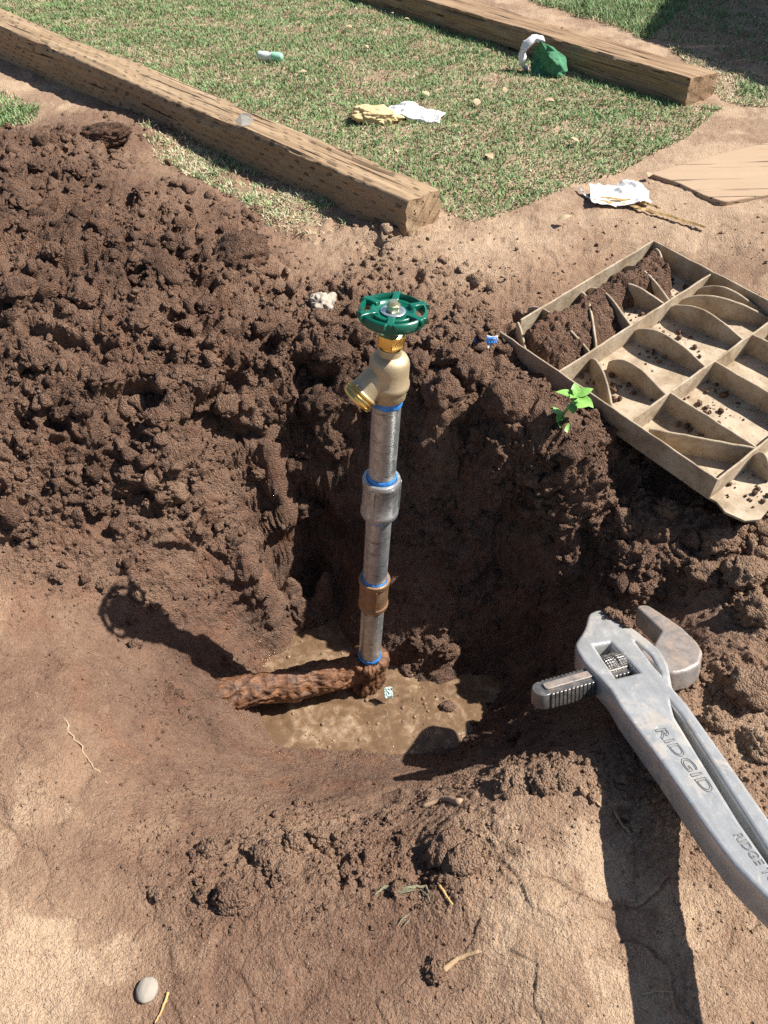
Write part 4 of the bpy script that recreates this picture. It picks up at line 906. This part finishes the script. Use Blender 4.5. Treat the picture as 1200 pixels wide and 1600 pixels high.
cu = bpy.data.curves.new('t', 'FONT'); cu.body = 'HARVAN'; cu.size = .0085; cu.extrude = .0002; ob = bpy.data.objects.new('t', cu); C.objects.link(ob); bpy.context.view_layer.update(); me = bpy.data.meshes.new_from_object(ob.evaluated_get(bpy.context.evaluated_depsgraph_get())); bpy.data.objects.remove(ob)
o = link('print', me, ink, wrp, smooth=False); o.matrix_local = Matrix.Translation((.024, .0070, .0072)) @ Matrix.Rotation(math.pi, 4, 'Z')
# paper scrap stuck to the elbow
sc_m = mat_plain('wet_teal_scrap', (0.36, 0.46, 0.43), .3, 0, .2, 80, .3, dirt=.3)
o = sheet('paper_scrap', .013, .018, 18, .004, sc_m, .0008, seed=31); p = at_z(606, 1082, WZ+.020); o.location = p; o.rotation_euler = (.9, .2, .3); tag(o, 'wet pale teal scrap stuck against the rusty elbow', 'scrap')
tipw = wd(600, 150); 
for i, (ax_, ay_, r) in enumerate([(545, 118, .006), (585, 142, .008), (630, 172, .006), (665, 200, .005)]):
    q = WM @ Vector((*wd(ax_, ay_), .002)); o = lump('mud_clump', r*1.2, r, r*.8, M['soil'], .35, 1.6, 4, 300+i, True); n = len(o.data.vertices); attr(o.data, 'rgh', np.ones(n)); attr(o.data, 'tone', np.full(n, .42)); attr(o.data, 'wet', np.zeros(n)); attr(o.data, 'red', np.full(n, .1)); o.location = q; tag(o, 'bit of dried mud stuck on the wrench heel jaw', 'mud', 'mud stuck on the wrench')
# seedling
leafm = NT('seedling_leaf')
def _leaf(s):
    P = s.coord('Object'); c = s.ramp(s.noise(P, 60, 3), [(0.35, (0.10, 0.26, 0.04)), (0.65, (0.22, 0.42, 0.09))]); s.b.inputs['Subsurface Weight'].default_value = 0.0
    return s.out(c, .45)
leafm = _leaf(leafm)
sdp = ground_hit(872, 662); sd_e = empty('seedling', loc=sdp+Vector((0, 0, -.004))); tag(sd_e, 'bright green seedling with oval leaves growing between the clods and lid', 'seedling')
def leaf_mesh(L, w, curl=.3, n=8):
    V = []; Fa = []
    for i in range(n+1):
        t = i/n; ww = w*math.sin(math.pi*min(1, t**.75*.97+.02)); z = curl*L*math.sin(t*1.6)*.5-curl*L*t*t*.3
        V += [(L*t, -ww, z+.15*ww), (L*t, 0, z), (L*t, ww, z+.15*ww)]
    for i in range(n): a = i*3; Fa += [(a, a+3, a+4, a+1), (a+1, a+4, a+5, a+2)]
    return mesh('leaf', V, Fa)
stem_pts = [Vector((0, 0, 0)), Vector((.004, 0, .018)), Vector((.010, -.002, .036)), Vector((.016, -.003, .052))]
link('stem', tube(stem_pts, [.0022, .002, .0017, .0012], 8), leafm, sd_e)
for (h, az, L, w, tilt) in [(3, 0.4, .026, .0085, -.15), (3, 3.0, .028, .008, -.1), (3, 1.6, .020, .007, -.5), (3, -.9, .030, .0095, .1), (2.2, -1.6, .022, .007, .1), (2, .1, .028, .009, .15), (1.2, 3.3, .022, .006, -.2), (1, -2.2, .018, .006, .1), (.8, 2.2, .020, .005, -.3), (.5, -1.2, .022, .008, .3), (3, 2.3, .014, .005, -.8), (3, -2.3, .018, .006, -.3)]:
    i = min(int(h), 2); p = stem_pts[i].lerp(stem_pts[i+1], h-i) if h < 3 else stem_pts[3]
    o = link('leaf', leaf_mesh(L, w), leafm, sd_e); o.location = p; o.rotation_euler = (0, tilt, az)
# pebble, twigs, roots
stone = mat_plain('grey_stone', (0.31, 0.27, 0.225), .85, 0, .15, 50, .3)
o = lump('pebble', .0095, .0105, .0065, stone, .10, .9, 4, 2); put(o, 231, 1549, .003); tag(o, 'smooth round grey pebble on the pale dry dirt', 'pebble')
twig = mat_plain('dry_twig', (0.34, 0.23, 0.13), .85, 0, .3, 120, .5); root = mat_plain('pale_root', (0.36, 0.26, 0.17), .85, 0, .2, 90, .4)
witheredm = mat_plain('withered_green', (0.19, 0.175, 0.11), .8, 0, .3, 120, .3)
def root_(name, pxs, r, mat, label, cat, group=None, dz=.001, kink=.0):
    P = ground_path(pxs, dz, 6); P = [p+Vector((kink*mnoise.noise(p*90), kink*mnoise.noise(p*90+Vector((4, 0, 0))), 0)) for p in P]; m = len(P)
    return tag(link(name, tube(P, [r*(1-.5*i/m) for i in range(m)], 8), mat), label, cat, group)
root_('twig', [(692, 1518), (715, 1500), (748, 1488)], .0030, twig, 'short stout twig stuck in the damp patch near the sandy mound', 'twig', dz=.003)
root_('straw_stalk', [(686, 1385), (697, 1402), (707, 1416)], .0016, straw, 'straight cut straw piece beside the withered leaves', 'straw', dz=.003)
root_('straw_stalk', [(264, 1552), (254, 1580), (243, 1600)], .0013, straw, 'thin straw piece below the round pebble', 'straw', dz=.002)
wl = empty('withered_leaves', loc=ground_hit(640, 1398)); tag(wl, 'withered grey-green leaf blades lying on the brown dirt', 'leaves')
for (pxs, w) in [([(586, 1400), (600, 1388), (630, 1390), (660, 1386)], .003), ([(598, 1390), (625, 1396), (650, 1392)], .0028), ([(640, 1386), (665, 1388), (672, 1400)], .0022), ([(655, 1392), (668, 1402), (672, 1414)], .0016), ([(622, 1446), (630, 1436), (642, 1428)], .0018), ([(630, 1450), (640, 1438)], .0015)]:
    P = ground_path(pxs, .003, 6); o = strip([p-wl.location for p in P], [w*.55*math.sin(math.pi*(.1+.8*i/(len(P)-1))) for i in range(len(P))], .001, witheredm, 'leaf_blade'); o.parent = wl
root_('root_thread', [(104, 1122), (118, 1160), (140, 1190), (170, 1225)], .0011, root, 'long pale hair root lying on the smooth damp slope', 'root', kink=.006)
root_('root_thread', [(238, 895), (252, 912), (262, 935), (270, 948)], .0012, root, 'short kinked root near the shadow of the wheel', 'root', kink=.006, dz=.003)
root_('root_thread', [(280, 770), (305, 760), (322, 752)], .0012, root, 'tiny stiff root poking out of the broken clods', 'root', dz=.004)
root_('twig', [(1000, 1555), (1025, 1550), (1050, 1552)], .0008, root, 'thin dry stem crossing the edge of the wrench shadow', 'twig', dz=.002)
root_('twig', [(905, 1230), (925, 1250), (938, 1262)], .0018, twig, 'dark split twig pressed into the sandy mound', 'twig', dz=.002)
root_('twig', [(958, 1270), (970, 1290), (982, 1302)], .0015, twig, 'second dark splinter on the mound beside the wrench shadow', 'twig', dz=.002)
root_('twig', [(720, 1255), (690, 1250), (660, 1262)], .0045, mat_plain('sandy_twig', (.3, .2, .13), .9, 0, .2, 60, .5), 'stubby sand coloured stick at the near rim of the pit', 'twig', dz=.002)

# ------------------------------------------------------------------ added board fence, out of view past the right edge, to shade the far lawn
fn = empty('added_shade_fence', loc=(1.678, 2.87, G0)); tag(fn, 'unseen grey board fence added beyond the old timbers to cast shade on the far lawn', 'fence')
fm = mat_wood('added_fence_wood', (0.15, 0.11, 0.08), (0.23, 0.18, 0.13), (0.30, 0.24, 0.18), dashes=False)
for fdir in (Vector((.22, -.51, 0)).normalized(), Vector((.21, .5, 0)).normalized()):
  for i in range(10):
      me = curve_mesh([[(-.068, -.05), (.068, -.05), (.068, 1.0), (.05, 1.02), (-.05, 1.02), (-.068, 1.0)]], .008, .002)
      o = link('board', me, fm, fn); o.matrix_local = Matrix.Translation(fdir*(.07+i*.145)) @ Matrix.Rotation(math.atan2(fdir.y, fdir.x), 4, 'Z') @ Matrix.Rotation(math.pi/2, 4, 'X')
  for z in (.25, .78):
      me = curve_mesh([[(0, -.045), (1.45, -.045), (1.45, .045), (0, .045)]], .016, .003); o = link('rail', me, fm, fn)
      o.matrix_local = Matrix.Translation(fdir.cross(Vector((0, 0, 1)))*-.028+Vector((0, 0, z))) @ Matrix.Rotation(math.atan2(fdir.y, fdir.x), 4, 'Z') @ Matrix.Rotation(math.pi/2, 4, 'X')
# ------------------------------------------------------------------ lawn
def in_poly(X, Y, poly):
    ins = np.zeros(len(X), bool); m = len(poly)
    for i in range(m):
        a = poly[i]; b = poly[(i+1) % m]
        ins ^= ((a[1] > Y) != (b[1] > Y)) & (X < (b[0]-a[0])*(Y-a[1])/(b[1]-a[1]+1e-12)+a[0])
    return ins
def W2(x, y): p = at_z(x, y, G0); return (p.x, p.y)
nrm_l = Vector((-dl.y, dl.x)); nrm_l = nrm_l if nrm_l.y > 0 else -nrm_l
far_l = [tuple((Vector((q0.x, q0.y))+Vector((dl.x, dl.y))*t+nrm_l*.13)) for t in (-.02, 3.3)]
near_r = [tuple((Vector((r0.x, r0.y))+Vector((dr.x, dr.y))*t)) for t in (3.2, 0.0)]
nr_ = Vector((dr.y, -dr.x)); nr_ = nr_ if nr_.y > 0 else -nr_
lawn = [W2(715, 352), W2(690, 310), far_l[0], far_l[1], near_r[0], near_r[1], W2(1130, 170), W2(1075, 215), W2(1010, 250), W2(960, 275), W2(900, 290), W2(850, 315), W2(790, 335), W2(745, 352)]
fr0 = Vector((r0.x, r0.y))+nr_*.19
turf = [W2(1012, 62), W2(950, 40), W2(870, 18), W2(800, -8), tuple(fr0+Vector((dr.x, dr.y))*1.6+nr_*.08), (-.6, 5.2), (1.3, 5.0), W2(1080, 0), W2(1040, 40)]
patchL = [W2(-60, 128), W2(30, 150), W2(55, 175), W2(45, 200), W2(-60, 205)]
patchM = [W2(215, 205), W2(240, 190), W2(320, 222), W2(400, 262), W2(500, 310), W2(560, 350), W2(500, 372), W2(430, 375), W2(370, 330), W2(290, 280), W2(250, 255)]
patchR = [W2(1015, 60), W2(1100, 75), W2(1220, 115), (3.0, 3.2), W2(1040, -40)]
patchD = [W2(1040, 70), W2(1100, 85), W2(1200, 125), W2(1230, 180), W2(1130, 160), W2(1080, 110)]
def blades(n, poly, hmin, hmax, straw_p, dens, seed, zlift=0.0):
    r = np.random.default_rng(seed); pa = np.array(poly); x0, y0 = pa.min(0); x1, y1 = pa.max(0)
    X = r.uniform(x0, x1, n); Y = r.uniform(y0, y1, n); Wg = .02*perlin(np.stack([X, Y, 0*X], 1), 14, 3)
    k = in_poly(X+Wg, Y+Wg*.7, pa) & (Y < 4.2) & (np.abs(X) < .62*Y+.45); X = X[k]; Y = Y[k]
    P = np.stack([X, Y, 0*X], 1); d = .5+.9*perlin(P, 5, 5)+.6*perlin(P, 17, 6)+dens; k = r.random(len(X)) < np.clip(d, 0.03, 1); X = X[k]; Y = Y[k]; P = P[k]; m = len(X)
    st = (r.random(m) < np.clip(straw_p+.5*perlin(P, 8, 8)+.35*perlin(P, 26, 9), .02, .98))
    H = r.uniform(hmin, hmax, m)*np.where(st, .8, 1); az = r.uniform(0, 6.283, m); lean = r.uniform(.35, 1.5, m)*np.where(st, 1.4, 1); wd_ = r.uniform(.0007, .0015, m)
    dx, dy = np.cos(az), np.sin(az); sx, sy = -dy, dx; Z = gz_arr(X, Y)-.002+zlift
    lx = np.minimum(lean, 1.6); b = np.stack([X, Y, Z], 1)
    mid = b+np.stack([dx*H*.35*np.sin(lx*.6), dy*H*.35*np.sin(lx*.6), H*.5*np.cos(lx*.5)], 1)
    tip = b+np.stack([dx*H*np.sin(lx), dy*H*np.sin(lx), np.maximum(H*np.cos(lx*.85), .004)], 1); s = np.stack([sx*wd_, sy*wd_, 0*X], 1)
    V = np.stack([b-s, b+s, mid+s*.9, mid-s*.9, tip], 1).reshape(-1, 3); base = np.arange(m)*5
    T = np.stack([np.stack([base, base+1, base+2], 1), np.stack([base, base+2, base+3], 1), np.stack([base+3, base+2, base+4], 1)], 1).reshape(-1, 3)
    hue = np.where(st, r.uniform(.72, 1, m), r.uniform(0, .55, m)); return V, T, np.repeat(hue, 5)
def mat_grass():
    s = NT('grass'); h = s.at('hue'); c = s.ramp(h, [(0.0, (0.085, 0.155, 0.055)), (0.28, (0.160, 0.260, 0.095)), (0.55, (0.26, 0.36, 0.15)), (0.72, (0.40, 0.34, 0.19)), (1.0, (0.55, 0.47, 0.33))])
    return s.out(c, 0.6, spec=0.3)
M['grass'] = mat_grass()
def grass_obj(name, sets, label):
    Vs, Ts, Hs, off = [], [], [], 0
    for (V, T, h) in sets: Vs.append(V); Ts.append(T+off); Hs.append(h); off += len(V)
    me = fast_mesh(name, np.concatenate(Vs), np.concatenate(Ts)); attr(me, 'hue', np.concatenate(Hs)); o = link(name, me, M['grass'], smooth=False)
    return tag(o, label, 'grass', kind='stuff')
grass_obj('lawn_grass', [blades(470000, lawn, .007, .018, .10, .62, 1)], 'short sparse green and straw lawn grass between the timbers')
grass_obj('turf_grass', [blades(170000, turf, .016, .036, .08, .8, 2)], 'thick dark green turf behind the weathered timber')
grass_obj('straw_grass', [blades(7000, patchL, .012, .03, .35, .25, 3), blades(60000, patchM, .007, .020, .74, -.22, 4), blades(60000, patchR, .010, .026, .35, .1, 5), blades(26000, patchD, .008, .02, .75, -.1, 6)], 'thin dry grass scraps between the spoil heap and timber')

# ------------------------------------------------------------------ loose soil: single lumps and crumbs
def crumb_shape(sub, seed, amp=.55):
    if sub == 0:
        V = np.array([[1, 0, 0], [-1, 0, 0], [0, 1, 0], [0, -1, 0], [0, 0, 1], [0, 0, -1.]])*np.random.default_rng(seed).uniform(.6, 1.2, (6, 1))
        return V, np.array([[0, 2, 4], [2, 1, 4], [1, 3, 4], [3, 0, 4], [2, 0, 5], [1, 2, 5], [3, 1, 5], [0, 3, 5]])
    bm = bmesh.new(); bmesh.ops.create_icosphere(bm, subdivisions=sub, radius=1.0)
    V = np.array([v.co[:] for v in bm.verts]); T = np.array([[v.index for v in f.verts] for f in bm.faces]); bm.free()
    S = V+seed*3.1; V = V*(1+amp*perlin(S, 1.1, 1)*1.6+amp*1.3*(billow(S, 1.9, 2)-.3)+amp*.6*(billow(S, 4.5, 4)-.3))[:, None]; return V*[1, 1, 1], T
def scatter(n, sub, smin, smax, seed, wfun, name, label, sink=.25, powr=2.5, spread=.07):
    r = np.random.default_rng(seed); sh = [crumb_shape(sub, k+seed) for k in range(8)]
    cand = r.choice(len(TV), n*8); P = TV[cand]; ok = (P[:, 1] > .03) & (P[:, 1] < 2.6) & (np.abs(P[:, 0]) < .6*P[:, 1]+.35) & (P[:, 2] > WZ-.004)
    w = wfun(cand)*ok; k = r.random(len(cand)) < w; cand = cand[k][:n]; m = len(cand)
    P = TV[cand]; dist = np.sqrt(P[:, 0]**2+P[:, 1]**2+(P[:, 2]-CAM_H)**2)
    size = (smin+(smax-smin)*r.random(m)**powr)*np.clip(dist, .7, 1.5)*np.clip(.45+.7*TR[cand], .45, 1)
    Vs = []; Ts = []; off = 0; tn = []; wt = []; rd = []
    for i in range(m):
        V, T = sh[i % 8]; a, b = r.uniform(0, 6.28, 2); ca, sa = math.cos(a), math.sin(a)
        R = np.array([[ca, -sa, 0], [sa, ca, 0], [0, 0, 1]]) @ np.array([[1, 0, 0], [0, math.cos(b), -math.sin(b)], [0, math.sin(b), math.cos(b)]])
        s = size[i]*np.array([1, r.uniform(.55, 1.1), r.uniform(.45, .95)])
        Vs.append((V*s) @ R.T + P[i] + [0, 0, size[i]*(.6-sink*2)]); Ts.append(T+off); off += len(V)
        tn.append(np.full(len(V), np.clip(tone[cand[i]]+r.normal(0, spread), 0, 1))); wt.append(np.full(len(V), wet[cand[i]]*.6)); rd.append(np.full(len(V), .3))
    me = fast_mesh(name, np.concatenate(Vs), np.concatenate(Ts)); attr(me, 'rgh', np.ones(sum(map(len, tn)))); attr(me, 'tone', np.concatenate(tn)); attr(me, 'wet', np.concatenate(wt)); attr(me, 'red', np.concatenate(rd))
    o = link(name, me, M['soil'], smooth=False); return tag(o, label, 'soil', kind='stuff')
lawn_mask = in_poly(TV[:, 0], TV[:, 1], lawn) | in_poly(TV[:, 0], TV[:, 1], turf)
clus = np.clip(.55+1.3*perlin(TP, 13, 51), 0, 1)
def w1(c): return np.clip(TR[c]*1.15-.08, .03, 1)*np.clip(clus[c]+.15, 0, 1)*(~lawn_mask[c])*(1-.85*np.clip(FL[c, 3]*1.2, 0, 1))
def w2(c): return np.clip(TR[c]-.25, 0, 1)*clus[c]*(~lawn_mask[c])*(1-.9*np.clip(FL[c, 3]*1.3, 0, 1))
def w0(c): return (.10+.5*np.clip(clus[c], 0, 1))*(~lawn_mask[c])*(1-.9*np.clip(FL[c, 3]*1.3, 0, 1))*(TV[c, 1] < 1.5)
scatter(22000, 0, .0005, .0019, 15, w0, 'soil_grit', 'fine gritty grains scattered over the trodden bare ground', sink=.2, powr=2.2, spread=.16)
scatter(20000, 1, .0008, .0042, 3, w1, 'soil_crumbs', 'fine brown soil crumbs strewn over the dug ground')
scatter(3800, 2, .0035, .0125, 9, w2, 'soil_lumps', 'small brown soil lumps strewn over the heap and pit rim', sink=.3, powr=3.0)

def clod(px, py, r, rz, flat=False, tone_v=None, seed=0, yaw=0.0, label=None, asp=.85, dz=None):
    p = ground_hit(px, py)
    o = lump('soil_clod', r, r*asp, rz, M['soil'], .34 if not flat else .16, 1.5, 5 if flat else 4, seed, True)
    me = o.data; n = len(me.vertices); j = int(np.argmin((TV[_near, 0]-p.x)**2+(TV[_near, 1]-p.y)**2)); tv = tone[_near[j]] if tone_v is None else tone_v
    co = np.empty(n*3, np.float32); me.vertices.foreach_get('co', co); co = co.reshape(-1, 3)
    no = np.empty(n*3, np.float32); me.vertices.foreach_get('normal', no); no = no.reshape(-1, 3)
    co += no*(.0028*(billow(co, 150, seed)-.3)+.0022*(billow(co, 330, seed+1)-.3))[:, None]; me.vertices.foreach_set('co', co.ravel()); me.update()
    attr(me, 'rgh', np.ones(n)); attr(me, 'tone', np.clip(tv+.06*perlin(co, 40, 3), 0, 1)); attr(me, 'wet', np.zeros(n)); attr(me, 'red', np.full(n, .4))
    o.location = p+Vector((0, 0, rz*.25 if dz is None else dz)); o.rotation_euler = (random.uniform(-.25, .25), random.uniform(-.25, .25), yaw); return o
c = clod(160, 218, .062, .024, True, .13, 1, -.1, asp=.55); tag(c, 'large flat slab of dark soil on top of the heap by the grass', 'clod')
c = clod(375, 405, .048, .034, True, .15, 2, .5); tag(c, 'biggest blocky soil clod at the edge of the heap facing the pale dirt', 'clod')
heap = [(60, 265, .030), (130, 275, .028), (40, 320, .04), (215, 300, .03), (270, 330, .026), (90, 400, .035), (180, 380, .03), (250, 420, .036), (30, 460, .04), (130, 470, .034), (320, 480, .03), (220, 510, .032), (60, 560, .036), (170, 590, .034), (290, 590, .03), (390, 560, .03), (450, 520, .026), (110, 650, .03), (250, 660, .03), (350, 640, .032), (440, 620, .034), (500, 570, .03), (40, 700, .03), (200, 740, .028), (320, 720, .026), (400, 740, .03), (470, 700, .034), (500, 770, .026), (150, 790, .024), (420, 810, .022)]
for i, (x, y, r) in enumerate(heap):
    c = clod(x+random.uniform(-8, 8), y, r*random.uniform(.4, .75), r*random.uniform(.25, .42), seed=20+i, yaw=random.uniform(0, 6)); tag(c, 'crumbly brown soil clod lying on the spoil heap', 'clod', 'clods on the spoil heap')
rimc = [(600, 560, .03), (650, 575, .034), (690, 620, .036), (560, 590, .026), (740, 590, .034), (790, 640, .036), (760, 680, .03), (850, 700, .026), (900, 735, .024), (940, 780, .02), (985, 820, .02), (1120, 850, .03), (1160, 900, .034), (1100, 900, .026), (1180, 960, .03), (700, 560, .024), (640, 510, .024), (560, 530, .026), (520, 560, .024), (500, 640, .034), (515, 700, .034), (480, 735, .032), (528, 760, .022), (490, 800, .02), (470, 790, .026), (1040, 800, .018), (830, 740, .03)]
for i, (x, y, r) in enumerate(rimc):
    c = clod(x, y, r*random.uniform(.6, 1.0), r*random.uniform(.5, .8), seed=60+i, yaw=random.uniform(0, 6)); tag(c, 'crumbly dark soil clod on the rim of the pit', 'clod', 'clods along the pit rim')
inc = [(650, 1010, .018), (700, 1020, .018), (740, 830, .02), (645, 810, .02), (700, 880, .02), (840, 920, .018)]
for i, (x, y, r) in enumerate(inc):
    c = clod(x, y, r*random.uniform(.7, 1.0), r*random.uniform(.6, .9), seed=90+i, yaw=random.uniform(0, 6)); tag(c, 'dark soil lump clinging to the shaded wall of the pit', 'clod', 'lumps on the shaded pit wall')
nearc = [(360, 1405, .016), (330, 1330, .014), (420, 1345, .018), (440, 1360, .014), (700, 1330, .022), (720, 1350, .018), (850, 1225, .018), (880, 1215, .016), (800, 1232, .02), (680, 1520, .010), (1180, 1080, .03), (1120, 1130, .018), (460, 1320, .014), (1190, 1170, .02), (500, 1310, .012)]
for i, (x, y, r) in enumerate(nearc):
    c = clod(x, y, r, r*.6, seed=120+i, yaw=random.uniform(0, 6)); tag(c, 'small broken soil clod on the trodden ground near the pit', 'clod', 'small clods on the trodden ground')
# bubbles and foam on the puddle
r_ = np.random.default_rng(5); Vb = []; Tb = []; off = 0
hs = [(0, 0, .75)] + [(math.cos(a)*ra, math.sin(a)*ra, z) for (ra, z) in ((.6, .5), (1.0, 0.0)) for a in np.linspace(0, 2*math.pi, 11)[:-1]]
ht = [(0, 1+k, 1+(k+1) % 10) for k in range(10)]+[t for k in range(10) for t in ((1+k, 11+k, 11+(k+1) % 10), (1+k, 11+(k+1) % 10, 1+(k+1) % 10))]
for (cx, cy, nb, sp_) in [(690, 1090, 26, 22), (690, 1170, 16, 16), (480, 1010, 22, 30), (490, 1150, 26, 36), (600, 1130, 26, 34), (640, 1100, 16, 24), (455, 990, 14, 22)]:
    for _ in range(nb):
        p = at_z(cx+r_.normal(0, sp_), cy+r_.normal(0, sp_*.6), WZ+.0008); s = .0008+.0030*r_.random()**4
        Vb.append(np.array(hs)*s+np.array(p)); Tb.append(np.array(ht)+off); off += len(hs)
o = link('foam_bubbles', fast_mesh('foam_bubbles', np.concatenate(Vb), np.concatenate(Tb)), mat_plain('muddy_foam', (0.20, 0.135, 0.085), .12, 0, .2, 90, .05)); tag(o, 'muddy bubbles floating on the puddle in the pit', 'bubbles', kind='stuff')
for i, (x, y, r) in enumerate([(700, 1105, .012), (690, 1180, .013), (640, 1045, .016), (665, 1050, .014), (430, 1090, .014), (470, 1200, .014), (520, 1210, .012)]):
    p = at_z(x, y, WZ); c = lump('mud_lump', r, r*.8, r*.7, M['soil'], .3, 1.5, 4, 200+i, True); n = len(c.data.vertices); attr(c.data, 'rgh', np.full(n, .4)); attr(c.data, 'tone', np.full(n, .3)); attr(c.data, 'wet', np.full(n, .8)); attr(c.data, 'red', np.full(n, .3)); c.location = p; tag(c, 'wet mud lump standing out of the puddle', 'mud', 'mud lumps in the puddle')
# ------------------------------------------------------------------ dry leaves on the lawn
dl_m = mat_plain('dry_leaf', (0.40, 0.30, 0.19), .8, 0, .35, 60, .3, spec=.2)
dry0 = None
for i, (x, y) in enumerate([(670, 150), (650, 155), (742, 196), (745, 165), (905, 222), (690, 240), (575, 75), (640, 30), (790, 145), (700, 95), (480, 112), (540, 40), (355, 45), (300, 60), (760, 240), (610, 20), (850, 155), (870, 345), (1010, 285), (1018, 270), (985, 288)]):
    o = bpy.data.objects.new('dry_leaf', None)
    bpy.data.objects.remove(o)
    me = leaf_mesh(.030, .009, .5, 6); o = link('dry_leaf', me, dl_m); o.location = at_z(x, y, G0+.012); s = random.uniform(.6, 1.1); o.scale = (s, s, s); o.rotation_euler = (random.uniform(-.3, .3), random.uniform(-.3, .3), random.uniform(0, 6.28))
    if i < 16: tag(o, 'small dry tan leaf lying on the lawn grass', 'leaf', 'dry leaves on the lawn')
    else: tag(o, 'small dry chip on the bare pale dirt by the lawn', 'leaf', 'dry chips on the bare dirt')
